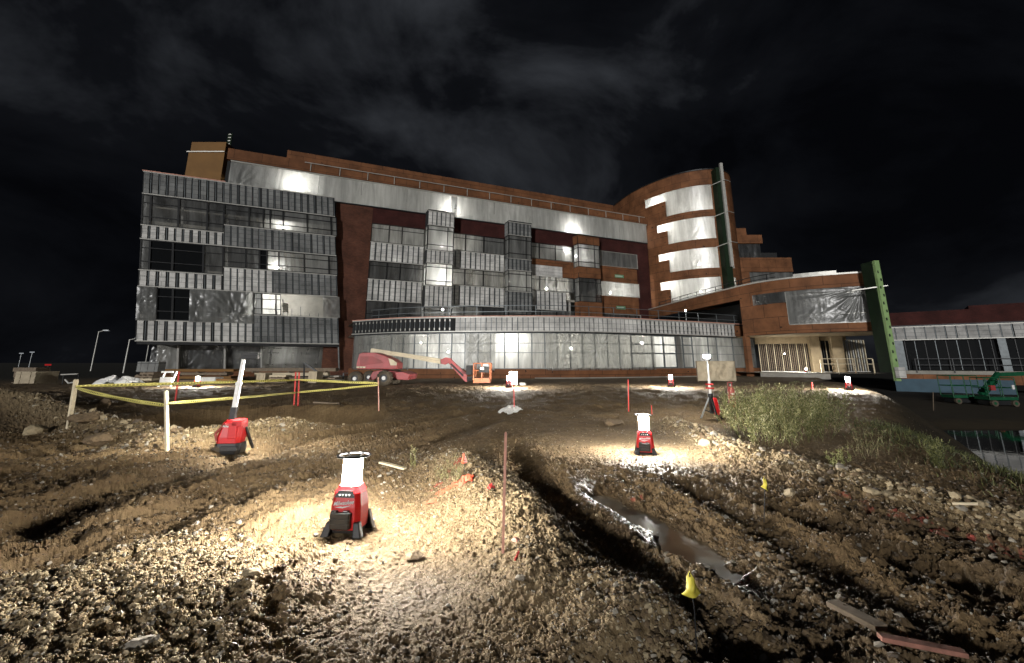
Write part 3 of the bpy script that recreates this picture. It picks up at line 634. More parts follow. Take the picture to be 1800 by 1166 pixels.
for i, (a, b) in enumerate(segs):
    ml = [WM.s_(x, 415) for x in mull[i]]; ed = [a, *ml, b]
    for r, (row, mm) in enumerate((('w1', ('film', 'film', 'film', 'film')), ('w2', ('film_clear', 'film_clear', 'film_clear', 'film_thick')), ('w3', ('film_dull', 'film_dull', 'film_clear', 'film_dull')))):
        z0, z1 = zw[row]
        for j in range(len(ed)-1):
            lo = z0
            window(WM, ed[j]+.04, ed[j+1]-.04, lo+.04, z1-.04, mm[i], BL, (), () if i == 3 else ([z0+.74*(z1-z0)] if r < 2 else [z0+.5*(z1-z0)]), sd=100+i*9+j+r*40, frame='steel_dark' if i != 3 else 'trim', fw=.06)
    if i < 2:
        for k, z in enumerate(('b1', 'b2')): stud_band(WM, a, b, *zw[z], .60, .74, 'board_white', BL, split=(.55, .62)[k], jit=.04)
    elif i == 2:
        part('sheathing_panel', WM, [(a, b, zw['b1'][1]-.75, zw['b1'][1]), (WM.s_(988, 470), b, *(zw['b1'][0], zw['b1'][1]-.75))], 'osb', BL, -.25, -.02)
        part('sheathing_panel', WM, [(a, WM.s_(988, 470), zw['b1'][0]-.1, zw['b1'][1]-.78)], 'board_white', BL, -.2, .03, 'white board sheet on orange sheathing')
        stud_band(WM, a, WM.s_(996, 530), *zw['b2'], .6, .74, 'board_white', BL, jit=.04)
    else:
        for k in ('b1', 'b2'):
            z0, z1 = zw[k]; o = part('sheathing_panel', WM, [(a, WM.s_(1105, 475), z0, z1), (WM.s_(1105, 475), b, z0, z1)][:1], 'osb', BL, -.25, -.02); part('sheathing_panel', WM, [(WM.s_(1105, 475), b, z0, z1)], 'osb', BL, -.55, -.3, 'shaded recess in the orange sheathing')
            mb = MB(); sx, sz = WM.s_(1081, 490), z0+.62; wbox(mb, WM, sx, sx+1.5, sz, sz+.42, -.018, .004, 'sign_green')
            for q in range(6): wbox(mb, WM, sx+.14+q*.2, sx+.24+q*.2, sz+.12, sz+.30, .005, .008, 'white')
            mb.build('board_label', BL)
for (sa, sb), lx, i in zip(fr, (742, 885, 1006), range(3)):
    Wf = Wall([WM.at(sa, 0, BO)[:2], WM.at(sb, 0, BO)[:2]]); Ws = Wall([WM.at(sa, 0, 0)[:2], WM.at(sa, 0, BO)[:2]]); wl = sb-sa; kind = i
    top = [17.75, 17.75, 17.2][i]
    zz = [('w', 4.7, 6.9), ('b', 6.9, 9.2), ('w', 9.2, 11.75), ('b', 11.75, 13.2), ('w', 13.2, 16.1), ('b', 16.1, top)] if i < 2 else [('w', 4.7, 6.3), ('b', 6.3, 8.5), ('w', 8.5, 11.6), ('b', 11.6, 13.0), ('w', 13.0, 16.1), ('b', 16.1, top)]
    for k, z0, z1 in zz:
        if k == 'w':
            hot = i == 0 and 9 < z0 < 10
            window(Wf, .04, wl-.04, z0, z1, 'film_thick' if (i == 0 and z0 > 5) else ('film' if i == 1 else 'film_thick' if z0 > 12 else 'film_dull'), BL, (wl*.76,), (z0+.22*(z1-z0), z0+.82*(z1-z0)), sd=200+int(z0*10)+i, fw=.08)
            window(Ws, .04, BO-.06, z0, z1, 'film', BL, (), (z0+.22*(z1-z0), z0+.82*(z1-z0)), sd=230+int(z0*10)+i, fw=.08)
        elif i < 2:
            stud_band(Wf, 0, wl, z0, z1, .55, .74 if i == 0 else .6, 'board_white' if i == 0 else 'board_grey', BL, jit=.03)
            part('sheathing_panel', Ws, [(0, BO-.1, z0, z1)], 'stud_gap' if i == 0 else 'board_grey', BL, -.2, -.02)
        else:
            part('sheathing_panel', Wf, [(0, wl, z0, z1)], 'osb', BL, -.2, 0.); part('sheathing_panel', Ws, [(0, BO-.21, z0, z1)], 'osb', BL, -.2, 0.)
    part('bay_floor', WM, [(sa+.1, sb-.1, z-.12, z) for k, z, _ in zz if k == 'w'], 'concrete', BL, 0, BO-.22)
    part('bay_roof', WM, [(sa, sb, top+.04, top+.14)], 'steel_dark', BL, -.1, BO+.06)
# storeys behind the facade
mb = MB()
for z in (4.6, 8.9, 13.1, 17.5): wbox(mb, WM, sb0+.3, SE-.2, z-.3, z, -6, -.52, 'concrete')
mb.build('floor_slab', BL)
part('interior_wall', WM, [(sb0+.3, SE, 4.6, 21.)], 'ceiling', BL, -6.3, -6.)
part('interior_partition', WM, [(WM.s_(x, 470), WM.s_(x, 470)+.2, 4.65, 17.1) for x in (742, 845, 940, 1003, 1056)], 'ceiling', BL, -5.99, -.6)
# top storey behind heavy plastic
sT0, sT1 = WM.s_(403, 305), SE
cutp = [403, 485, 560, 635, 715, 793, 803, 868, 925, 982, 1038, 1088, 1136]
for i in range(len(cutp)-1):
    a, b = WM.s_(cutp[i], 305+(cutp[i]-403)*.145), WM.s_(cutp[i+1], 305+(cutp[i+1]-403)*.145)
    sheet('plastic_sheet', WM, a+.01, b-.01, 17.75, 20.42, .08+.03*(i % 2), 'film_thick' if i != 5 else 'film_dull', BL, .022, .15, 60+i, [(a+.9, 17.9, .1, 1.2)] if i == 0 else ((b-.3, 18., .05, 1.),) if i % 4 == 2 else (), kx=1.6, kz=.15)
part('eaves_trim', WM, [(sT0, SE, 20.42, 20.54)], 'trim', BL, -.1, .2); part('sill_trim', WM, [(sT0, SE, 17.64, 17.74)], 'steel_dark', BL, -.2, .12)
part('roof_parapet', WM, [(sT0-.35, SE, 20.55, 21.7)], 'osb', BL, -.6, .3)
part('roof_slab', WM, [(sT0-.3, SE, 21.2, 21.45)], 'steel_dark', BL, -14, -.62)
part('side_wall', WM, [(sT0-.3, sT0-.05, 13.9, 20.5)], 'stud_gap', BL, -14, -.02)  # near-black colour carries the shadow on this side wall
part('left_roof', WL, [(sA+.2, sB, 17.5, 17.68)], 'steel_dark', BL, -14, -.3); 
mb = MB(); wbox(mb, WL, sA-.05, WL.s_(396, 328), 17.985, 18.06, -.2, .06, 'wood_pink'); mb.build('coping_board', BL)
ph0, ph1 = WM.s_(505, 268, -2.2), WM.s_(1078, 366, -2.2)
part('penthouse_wall', WM, [(ph0, ph1, 21.4, WM.z_(800, 314, -2.2))], 'osb', BL, -8, -2.2)
mb = MB()       # roof edge rail and its posts
zr = 21.15
for s in np.arange(WM.s_(545, 300), SE, 2.9): wbox(mb, WM, s, s+.07, 20.6, zr+.35, .32, .38, 'trim')
for z in (zr+.3,): wbox(mb, WM, WM.s_(535, 295), SE-.5, z, z+.07, .36, .42, 'trim')
mb.build('roof_rail', BL)
WS = Wall([atY(333, 262, 48)[:2], atY(396, 262, 48)[:2]]); ls = WS.c[-1]
zt = WS.z_(365, 250); zb = WS.z_(365, 268)
part('stair_tower_wall', WS, [(0, ls, 16.9, zb), (.15, ls, zb+.12, zt)], 'orange_box', BL, -6, 0.)
part('stair_tower_trim', WS, [(-.2, ls, zb, zb+.12)], 'trim', BL, -6, .12)
mb = MB(); p = atY(401, 262, 50); mb.box((p[0], p[1], p[2]+.9), (.55, .1, 2.2), 'green_dark')
for k in range(5): mb.box((p[0], p[1]-.06, p[2]+.2+k*.42), (.3, .03, .1), 'trim')
mb.build('perforated_post', BL)

# ---- round tower
tp = spline([(17.2, 74), (17.9, 70.6), (18.9, 67), (20.4, 63.9), (22.2, 61.3), (24.0, 59.6), (26, 58.6), (27.9, 58.4), (29.9, 59.3), (31.4, 61.2), (32.0, 64), (31.6, 68)], 5)
WT = Wall(tp); part_t = []
zT = 26.9; wins = [(21.15, 24.75, 1133, 1169, 350, 14), (17.1, 20.2, 1154, 1172, 396, 9), (13.1, 15.9, 1157, 1175, 447, 8), (8.8, 11.9, 1160, 1177, 496, 8)]
sc0, sc1 = WT.s_(1258, 400), WT.s_(1277, 400); sE = WT.c[-1]; sS = WT.s_(1137, 420)
zc = [8.0]
solid = []; prev = 7.6
for z0, z1, xa, xb, yy, st in wins[::-1]: solid.append((0, sE, prev, z0)); prev = z1
solid.append((0, sE, prev, zT))
for z0, z1, xa, xb, yy, st in wins:
    a, b = WT.s_(xa, yy+5), WT.s_(xb, yy+5); zs = z1-.36*(z1-z0); solid += [(0, a, z0, z1), (a, b, z0, zs), (sc0, sc1, z0, z1), (WT.s_(1287, 420), sE, z0, z1)]
part('tower_wall', WT, solid, 'osb', BL, -.35, 0., step=.7)
for i, (z0, z1, xa, xb, yy, st) in enumerate(wins):
    a, b = WT.s_(xa, yy+5), WT.s_(xb, yy+5); zs = z1-.36*(z1-z0)
    sheet('window', WT, a, b, zs, z1, -.12, 'film_thick', BL, .02, .2, 400+i); sheet('window', WT, b, sc0, z0, z1, -.12, 'film_thick', BL, .018, .16, 410+i, kx=2.2, kz=.12, fan=[((b+sc0)/2, z0+.25, .08, .9)])
    sheet('window', WT, sc1, WT.s_(1287, 420), z0, z1, -.12, 'film', BL, .03, .2, 420+i)
    glow(xb-8 if i else 1152, yy+(4 if i else 8), WT, 1.1, 1.6); glow(1222, yy+(18 if i == 0 else 10), WT, 3.2, 1.5)  # second, deeper bulb is added to brighten the whole film evenly
part('tower_coping', WT, [(0, sE, zT+.02, zT+.16)], 'steel_dark', BL, -.4, .06, step=.7)
mb = MB(); pts_ = [tuple(q) for q in tp]
for z in (zT-.2, 20.6, 16.6, 12.5, 8.3): mb.add([(x, y, z) for x, y in pts_], [tuple(range(len(pts_)))], 'concrete')
mb.build('tower_floor', BL)
c_ = np.array([26.5, 67.5]); wi = Wall([c_+(-5.5, 1.5), c_+(-3.4, -3.4), c_+(1, -5), c_+(4.2, -2)])
part('interior_wall', wi, [(0, wi.c[-1], 8, 26.4)], 'ceiling', BL, -.2, 0.)
pc = WT.at((sc0+sc1)/2, 0, .0)
mb = MB(); c0 = atY(1266, 390, 57.4)
mb.box((c0[0]+.35, 57.7, 17.2), (.8, 1.4, 18.8), 'green_dark'); mb.build('steel_fin', BL)
mb = MB(); mb.box((c0[0]+.62, 56.8, 20.0), (.36, .34, 14.2), 'trim'); mb.build('steel_post', BL)
mb = MB()
for z in (24.6, 20.2, 16.1): p = np.array([c0[0]+.7, 56.5, z]); mb.bar(p+(-1.7, 1.2, -.5), p+(0, -.1, 0), .07, .07, 'trim'); mb.bar(p+(0, -.1, 0), p+(1.1, .6, .0), .07, .07, 'trim')
mb.build('brace', BL)
# stepped wing behind the tower
for xa, xb, ya, yb, Y in ((1290, 1311, 401, 430, 70), (1290, 1339, 413, 428, 69), (1290, 1391, 453, 478, 66)):
    a, b = atY(xa, ya, Y), atY(xb, ya, Y); Wb = Wall([a[:2], b[:2]]); part('rear_wing_wall', Wb, [(0, Wb.c[-1], atY(xa, yb, Y)[2], a[2])], 'osb', BL, -4, 0.)
Wb = Wall([atY(1294, 440, 69.3)[:2], atY(1337, 440, 69.3)[:2]]); sheet('plastic_sheet', Wb, 0, Wb.c[-1], atY(1300, 455, 69)[2], atY(1300, 424, 69)[2], 0, 'film_dull', BL, .08, .2, 77)
Wb = Wall([atY(1318, 480, 66)[:2], atY(1395, 480, 66)[:2]]); sheet('plastic_sheet', Wb, 0, Wb.c[-1], 8., atY(1330, 474, 66)[2], -.3, 'film', BL, .06, .25, 78)
part('rear_wing_wall', Wb, [(-2.6, 0, 8., atY(1330, 474, 66)[2])], 'osb', BL, -4, -.1); part('interior_wall', Wb, [(-.1, 7, 7, 18)], 'stud_gap', BL, -5, -4.4)

# ---- podium with its curved glazed front
zP = 4.73
pp = spline([atZ(620, 564, zP)[:2], atZ(700, 559, zP)[:2], atZ(800, 556.5, zP)[:2], atZ(900, 555.6, zP)[:2], atZ(1000, 556, zP)[:2], atZ(1100, 559.5, zP)[:2], atZ(1200, 564.5, zP)[:2], atZ(1328, 571.5, zP)[:2]], 6)
WP = Wall(pp); sPe = WP.c[-1]; k1, k2, k3 = WP.s_(800, 570), WP.s_(1120, 572), WP.s_(1292, 580)
stud_band(WP, 0, k1, 3.48, 4.66, .46, .55, 'stud_gap', BL, jit=.02, holes=(.2, .8), label='dark open stud band at the left of the podium')
stud_band(WP, k1, k2, 3.48, 4.66, .44, .84, 'board_white', BL, jit=.02, label='white board band along the middle of the podium')
stud_band(WP, k2, k3, 3.48, 4.66, .5, .62, 'board_white', BL, gap='board_grey', jit=.02, holes=(.22, .5, .78), label='pale stud band with slotted holes at the right of the podium')
part('sheathing_panel', WP, [(k3, sPe, 3.5, 4.55)], 'osb', BL, -.2, 0.)
part('podium_coping', WP, [(0, sPe, 4.7, 4.76)], 'wood_pink', BL, -.3, .05); part('podium_sill', WP, [(0, sPe, 3.36, 3.44)], 'steel_dark', BL, -.25, .04)
gp = [621, 648, 686, 707, 727, 750, 771, 793, 817, 840, 862, 887, 911, 935, 958, 980, 1003, 1025, 1047, 1069, 1090, 1111, 1148, 1168, 1190, 1202, 1219, 1247, 1262, 1290, 1310, 1328]
for i in range(len(gp)-1):
    a, b = WP.s_(gp[i], 615), WP.s_(gp[i+1], 615)
    if gp[i] == 1190: part('concrete_column', WP, [(a, b, -.2, 3.4)], 'concrete', BL, -.9, -.35)
    window(WP, a+.02, b-.02, .47, 3.36, 'film' if gp[i] not in (887, 1148, 1168) else 'film_thick', BL, (), (1.75, 2.52), off=-.16, sd=500+i, fw=.05 if gp[i] not in (1111, 1148, 1168, 1202) else .12, frame='steel_blue', amp=.012)
# loose outer sheet, gathered in fans
for a, b, fan, sd in ((622, 720, [(690, 592, .16, 1.6), (740, 600, .1, 1.)], 1), (960, 1112, [(1050, 612, .2, 2.4), (990, 600, .12, 1.4), (1105, 655, .12, 1.2)], 3), (818, 870, [(832, 610, .1, 1.2)], 5), (1112, 1150, [(1115, 640, .08, 1)], 6)):
    sheet('plastic_sheet', WP, WP.s_(a, 615), WP.s_(b, 615),   .35, 3.34, .1, 'film_clear', BL, .02, .08, 520+sd, [(*WP.inv(x, y), q*.4, r_) for x, y, q, r_ in fan])
part('base_wall', WP, [(0, sPe, -.35, .46)], 'osb', BL, -.3, .04); part('curb', WP, [(WP.s_(940, 660), WP.s_(1245, 660), -.6, -.2)], 'concrete', BL, -.1, .5)
part('interior_wall', WP, [(.5, sPe, -.4, 3.4)], 'ceiling', BL, -5.6, -5.4, step=3); part('interior_partition', WP, [(WP.s_(x, 620), WP.s_(x, 620)+.15, 0, 3.3) for x in (740, 840, 980, 1110, 1210)], 'ceiling', BL, -5.3, -1.6)
mb = MB(); q = [tuple(p_) for p_ in pp]; back = [tuple(WM.at(SE+2, 0, .1)[:2]), tuple(WM.at(WM.s_(612, 560), 0, .1)[:2])]
mb.add([(x, y, 4.55) for x, y in q+back], [tuple(range(len(q)+2))], 'concrete'); mb.add([(x, y, 3.42) for x, y in q+back], [tuple(range(len(q)+2))[::-1]], 'ceiling'); mb.add([(x, y, -.02) for x, y in q+back], [tuple(range(len(q)+2))], 'concrete'); mb.build('podium_slab', BL)
mb = MB()       # guard rail along the podium roof edge
for s in np.arange(2., sPe, 2.6): wbox(mb, WP, s, s+.05, 4.7, 5.75, -1.25, -1.2, 'steel_blue')
for z in (5.2, 5.72): wbox(mb, WP, 1., sPe-1, z, z+.05, -1.24, -1.2, 'steel_blue')
mb.build('guard_rail', BL)
mb = MB()       # pallets, barrels and boards standing on the podium roof
for px_, w_, h_, m in ((668, 1.6, 1.5, 'stud_gap'), (905, 2.8, .75, 'green_dark'), (965, 1.8, .8, 'steel_blue'), (985, .5, .6, 'flag_yellow'), (1030, 1.7, .6, 'stud_gap'), (1085, 1.6, .5, 'wood'), (1108, 1.2, .55, 'wood')):
    p = WM.at(WM.s_(px_, 548, 1.2), 4.55+h_/2, 1.8); mb.box(p, (w_, .7, h_), m, rz=.43)
mb.build('stored_material', BL)

# ---- curved wing and pavilion on the right
zV = 8.2
pv = spline([(18.9, 64.0), (19.8, 57), (20.8, 50.2), (21.6, 45.4), (22.3, 42.2), (23.8, 39.7), (26.0, 37.9), (28.9, 36.4)], 6)
WV = Wall(pv); sV = WV.c[-1]; v0 = WV.s_(1322, 520); vE = sV
part('wing_parapet', WV, [(0, v0-1.6, 6.85, 8.1)], 'osb', BL, -.35, 0., step=.8); part('pavilion_parapet', WV, [(v0, vE, 7.05, 8.1)], 'osb', BL, -.35, 0., step=.8)
part('pavilion_wall', WV, [(v0-1.6, v0, 3.4, 8.1), (v0, WV.s_(1383, 540), 3.42, 6.1), (WV.s_(1383, 540), vE, 3.42, 4.15)], 'osb', BL, -.35, 0., step=.8)
part('roof_edge', WV, [(0, v0, 8.11, 8.22), (v0, vE, 8.11, 8.24)], 'trim', BL, -.3, .06, step=.8)
sheet('plastic_sheet', WV, v0, WV.s_(1383, 540), 6.1, 7.05, .02, 'film_dull', BL, .04, .1, 91); 
sv = WV.s_(1384, 540)
sheet('plastic_sheet', WV, sv, vE-.1, 4.15, 7.02, .05, 'film', BL, .016, .055, 92, kx=1.7, kz=.7, fan=[(*WV.inv(1512, 508), .13, 2.8), (*WV.inv(1512, 558), .06, 1.4)])
part('window_trim', WV, [(sv, vE, 4.12, 4.2), (sv-.04, sv+.04, 4.2, 7.), (sv, vE, 6.55, 6.6), (sv, vE, 4.85, 4.9)], 'trim', BL, -.1, .03, step=.8)
part('interior_wall', WV, [(v0-.5, vE, 3.6, 8.)], 'stud_gap', BL, -4.2, -4, step=1.5)
part('recess_wall', WV, [(1., v0-1.6, 4.6, 6.9)], 'stud_gap', BL, -2.6, -2.4, step=1.5)  # near-black colour carries the shade of the void under the parapet
mb = MB(); q = [tuple(x) for x in pv]+[(33, 40), (36, 60)]
for z, m in ((7.9, 'steel_dark'),): mb.add([(x, y, z) for x, y in q], [tuple(range(len(q)))], m)
mb.build('pavilion_roof', BL)
mb = MB(); q = [tuple(x) for x in pv if x[1] < 46]+[(33, 40), (30, 52), (22.4, 50)]
mb.add([(x, y, 3.38) for x, y in q], [tuple(range(len(q)))[::-1]], 'wood_tan'); mb.build('soffit', BL)
mb = MB()
for s in np.arange(2.4, v0+1.9, 1.9): wbox(mb, WV, s, s+.05, 8.2, 8.93, -.9, -.84, 'steel_dark')
wbox(mb, WV, 2, v0+2, 8.9, 8.96, -.9, -.84, 'steel_dark', .8); wbox(mb, WV, 2, v0+2, 8.55, 8.6, -.9, -.84, 'steel_dark', .8); mb.build('roof_rail', BL)
mb = MB(); wbox(mb, WV, v0+3.5, vE-1.8, 8.26, 8.7, -1.6, -1.4, 'trim', .8); mb.build('roof_upstand', BL)
# open undercroft with columns, stud walls and rails
mb = MB(); mb.add([(21.5, 42.5, .1), (28.6, 37.6, .1), (32, 40, .1), (30, 54, .1), (21.5, 54, .1)], [(0, 1, 2, 3, 4)], 'concrete'); wbox(mb, Wall([(22.3, 42.2), (28.2, 38.2)]), 0, 5.2, -.4, .098, -.4, 0, 'concrete'); mb.build('undercroft_floor', BL)
WU = Wall([(22.6, 46.), (27.4, 44.4), (33, 43)])
x0_, x1_ = WU.s_(1337, 630), WU.s_(1425, 630)
part('beam', WU, [(x0_-.3, x1_+.1, 2.75, 3.38)], 'wood_tan', BL, -.3, 0.); part('beam', WU, [(x1_+1., x1_+3.2, 3.0, 3.38)], 'wood_tan', BL, -.3, 0.)
stud_mb = MB()
for k in range(26):
    a = x0_+(x1_-x0_)*k/26; wbox(stud_mb, WU, a, a+.06, .1, 2.75, -.5, -.38, 'wood_grey' if k % 4 else 'wood')
wbox(stud_mb, WU, x0_, x1_, .1, .16, -.52, -.36, 'trim'); stud_mb.build('stud_wall', BL); stud_mb = MB()
for k in range(9): a = x1_+.9+k*.22; wbox(stud_mb, WU, a, a+.06, .1, 3.0, -.6, -.5, 'wood' if k % 2 else 'steel_dark')
wbox(stud_mb, WU, x1_+.9, x1_+2.8, .1, .16, -.62, -.48, 'trim'); stud_mb.build('stud_wall', BL); stud_mb = MB()
for k in range(12): a = x1_+3.2+k*.2; wbox(stud_mb, WU, a, a+.07, .1, 3.1, -2.2, -2.0, 'wood' if k % 2 else 'trim')
wbox(stud_mb, WU, x1_+3.2, x1_+5.6, .1, .16, -2.22, -1.98, 'trim'); stud_mb.build('stud_wall', BL)
part('interior_wall', WU, [(x0_-2, x1_+7, 0, 3.4)], 'stud_gap', BL, -6.2, -6.)
part('concrete_column', WU, [(x1_-.05, x1_+.75, .1, 3.38)], 'wood_tan', BL, -.2, .55)
part('concrete_column', WU, [(WU.s_(1462, 630), WU.s_(1482, 630), .1, 3.38)], 'wood_tan', BL, -.3, .5)
part('wing_pier', WV, [(v0-1.75, v0-1.3, -.3, 3.4)], 'osb', BL, -.4, .05)
mb = MB(); A = atY(1443, 640, 42); B = atY(1535, 640, 40)
for z in (.85, 1.3): mb.bar((A[0], A[1], z), (B[0], B[1], z), .1, .05, 'wood')
for f in (0, .33, .66, 1): mb.bar(A*(1-f)+B*f-(0, 0, .9), A*(1-f)+B*f+(0, 0, .4), .08, .08, 'wood')
mb.build('timber_rail', BL)
# green fin at the pavilion corner
mb = MB(); fa = atY(1545, 560, 34.6); zt_, zb_ = atY(1543, 459, 34.6)[2], -.35
mb.box((fa[0]+.42, 35.25, (zt_+zb_)/2+.3), (.26, 1.15, zt_-zb_-.6), 'green_dark'); fin = mb.build('steel_fin', BL)
mb = MB(); mb.box((fa[0]+.5, 34.55, (zt_+zb_)/2), (.36, .24, zt_-zb_), 'green_light')
for k in range(13): mb.box((fa[0]+.5+(.07 if k % 2 else -.06), 34.425, zb_+.9+k*(zt_-zb_-1.2)/13), (.10, .02, .2), 'steel_dark')
fl = mb.build('fin_flange', fin); fl['label'] = 'light green flange with bolt holes'
mb = MB(); z = atY(1540, 504, 34.5)[2]; mb.bar((fa[0]-1.0, 35.5, z-.15), (fa[0]+.9, 34.3, z+.05), .06, .08, 'trim'); mb.build('brace', BL)
mb = MB(); p = atY(1583, 655, 34.2); mb.box((p[0], p[1], p[2]), (.55, .3, .75), 'board_white', rz=.1); mb.build('base_block', BL)

# ---- low wing far right, its missing light put into darker colours
LB = thing('low_building', 'long low unfinished wing with a white board band, behind the green fin at far right', 'building')
WR = Wall([atY(1560, 600, 52.5)[:2], atY(1700, 600, 48.5)[:2], atY(1900, 600, 43.5)[:2]]); LR = WR.c[-1]
stud_band(WR, 0, LR, 3.42, 4.86, .82, .86, 'board_dimmed', LB, jit=.02)
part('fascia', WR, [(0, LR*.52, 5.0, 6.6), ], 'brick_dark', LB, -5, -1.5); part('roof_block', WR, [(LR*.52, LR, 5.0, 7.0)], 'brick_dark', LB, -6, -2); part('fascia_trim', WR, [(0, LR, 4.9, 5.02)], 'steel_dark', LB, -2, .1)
mb = MB(); wbox(mb, WR, 0, LR, .2, 3.4, -.7, -.6, 'glass_dark')
for k, s in enumerate(np.arange(.6, LR, .85)): wbox(mb, WR, s, s+.06, .2, 3.4, -.58, -.5, 'steel_dark' if k % 2 else 'steel_blue')
mb.build('dark_wall', LB)
for a, b in ((.3, 1.3), (8.7, 9.3)): part('concrete_column', WR, [(a, b, .13, 3.4)], 'steel_blue', LB, -.45, -.1)
mb = MB()
for z in (.7, 1.35): wbox(mb, WR, 2, LR, z, z+.05, .2, .24, 'steel_dark')
for s in np.arange(2, LR, 3): wbox(mb, WR, s, s+.07, -.1, 1.4, .24, .28, 'steel_dark')
mb.build('guard_rail', LB)
part('floor_edge', WR, [(0, LR, -.25, .12)], 'concrete', LB, -.6, .15); part('base_wall', WR, [(0, LR, -1.2, -.25)], 'osb', LB, -.4, .0)
for a, b in ((0, 9.2), (13, LR)): part('foundation_board', WR, [(a, b, -2.4, -.75)], 'blue_board', LB, -.3, .1)

# ---- work lights glowing inside
glow(522, 325, WM, 1.0, 1.6); glow(793, 367, WM, .9, 1.5); glow(1006, 404, WM, .9, 1.5); glow(660, 345, WM, 4, 1.); glow(895, 385, WM, 4, 1.); glow(1105, 415, WM, 4, 1.0)
glow(497, 396, WL, .7, .5); glow(488, 468, WL, .7, .6); glow(477, 527, WL, 2.2, 2.6)
glow(780, 432, WM, .4, .5); glow(775, 492, WM, .5, 1.7); glow(782, 543, WM, .8, .7); glow(1001, 438, WM, .9, .7); glow(972, 504, WM, 1.6, .8); glow(1092, 511, WM, 2.4, 1.6); glow(1015, 450, WM, .2, .4)
glow(700, 412, WM, 4.4, .5); glow(840, 425, WM, 4.4, .5); glow(910, 490, WM, 2.5, .5)
glow(898, 598, WP, 1.2, 1.6); glow(771, 618, WP, 2.4, .9); glow(1165, 602, WP, 2.6, 2.6); glow(1232, 600, WP, 3.4, 1.2); glow(690, 600, WP, 4., 1.0); glow(1040, 610, WP, 4., 1.8); glow(500, 618, WG, 1.8, .35)
where = {}
def bulb(p, lab, k=1., pole=None):
    t = thing('work_light', lab, 'lamp', tuple(p), 0, 'bare work lights in and on the building')
    mb = MB(); r = .075*math.sqrt(max(.15, k)); mb.lathe([(r*.1, -r), (r*.7, -r*.72), (r, 0), (r*.7, r*.72), (r*.25, r)], (0, 0, 0), 'lamp_room', 10); mb.build('bulb', t)
    mb = MB(); mb.cyl((0, 0, r), (0, 0, r+.12), r*.4, 'black', n=8); mb.cyl((0, 0, r+.12), (0, 0, r+.5), .012, 'black', n=5)
    mb.build('lamp_holder', t)
    if pole: mb = MB(); mb.cyl((0, 0, -pole), (0, 0, -r), .03, 'steel', n=6); mb.build('pole', t)
    return t
LBL = ['bright work light behind the plastic of the top storey, nearest the left end', 'bright work light behind the top storey plastic, above the first projecting bay', 'bright work light behind the top storey plastic, right of the middle bay', 'work light deep inside the top storey, above the brown brick wall', 'work light deep inside the top storey, above the middle bay', 'work light deep inside the top storey, nearest the round tower',
       'work light low behind the top window strip of the left block', 'work light low behind the second window strip of the left block', 'work light in the white bay of the lowest window strip, left block',
       'work light in the top window of the first projecting bay', 'brilliant work light in the middle window of the first projecting bay', 'work light in the lowest window of the first projecting bay', 'work light in the top window just left of the orange bay', 'work light hanging in the window below the white board sheet', 'work light behind the bright white window right of the orange bay', 'work light inside the top window of the orange bay',
       'dim work light deep in the leftmost top window of the main front', 'dim work light deep in the top window between the first and middle bays', 'dim work light behind the middle bay',
       'bright work light high in the podium glazing, above the white board', 'dim work light in the podium glazing above the lift boom', 'bright work light in the podium beside the concrete column', 'dim work light in the podium glazing right of the concrete column', 'dim work light in the podium glazing at its left end', 'dim work light behind the gathered plastic of the podium', 'dim work light in the ground floor of the left block']
TL = ['highest work light in the round tower', 'work light in the second window from the top of the round tower', 'work light in the third window from the top of the round tower', 'lowest work light in the round tower']
li = 0; ti = 0
for px_, py_, W, ins, k in ROOM:
    s, z = W.inv(px_, py_); p = W.at(s, z, -ins-.12)
    if W is WT: lab = TL[ti//2] if ti % 2 == 0 else TL[ti//2].replace('work light', 'added work light deep'); ti += 1
    else: lab = LBL[li]; li += 1
    bulb(p, lab, k)
p = atY(1205, 546, 44.5); bulb(p, 'round work light on a pole above the right end of the podium roof', .6, p[2]-4.56)
p = atY(1379, 622, 43.2); bulb(p, 'round work light hanging in the open undercroft', .3)

# ------------------------------------------------------------------ things on the site
def on(px, py, dz=0.):
    p = gpt(px, py); p[2] += dz; return p
def loft(mb, rings, m):        # rings of (width, depth, z[, dx, dy])
    vs = []
    for r in rings:
        w_, d_, z = r[:3]; dx, dy = (r[3], r[4]) if len(r) > 3 else (0, 0); c = min(w_, d_)*.16
        for x, y in ((-w_/2+c, -d_/2), (w_/2-c, -d_/2), (w_/2, -d_/2+c), (w_/2, d_/2-c), (w_/2-c, d_/2), (-w_/2+c, d_/2), (-w_/2, d_/2-c), (-w_/2, -d_/2+c)): vs.append((x+dx, y+dy, z))
    n = len(rings); fs = [(j*8+i, j*8+(i+1) % 8, (j+1)*8+(i+1) % 8, (j+1)*8+i) for j in range(n-1) for i in range(8)]
    mb.add(vs, fs+[tuple(range(7, -1, -1)), tuple(range((n-1)*8, n*8))], m)
def lettering(txt, size, m, parent, loc, rot, shear=0., extrude=.0006):
    cu = bpy.data.curves.new('t', 'FONT'); cu.body = txt; cu.size = size; cu.shear = shear; cu.extrude = extrude; cu.align_x = 'CENTER'; cu.offset = size*.012
    o = bpy.data.objects.new('t', cu); COL.objects.link(o); bpy.context.view_layer.update()
    me = bpy.data.meshes.new_from_object(o.evaluated_get(bpy.context.evaluated_depsgraph_get())); bpy.data.objects.remove(o)
    me.materials.clear(); me.materials.append(M[m]); o = bpy.data.objects.new('logo', me); COL.objects.link(o); o.parent = parent; o.location = loc; o.rotation_euler = rot; return o
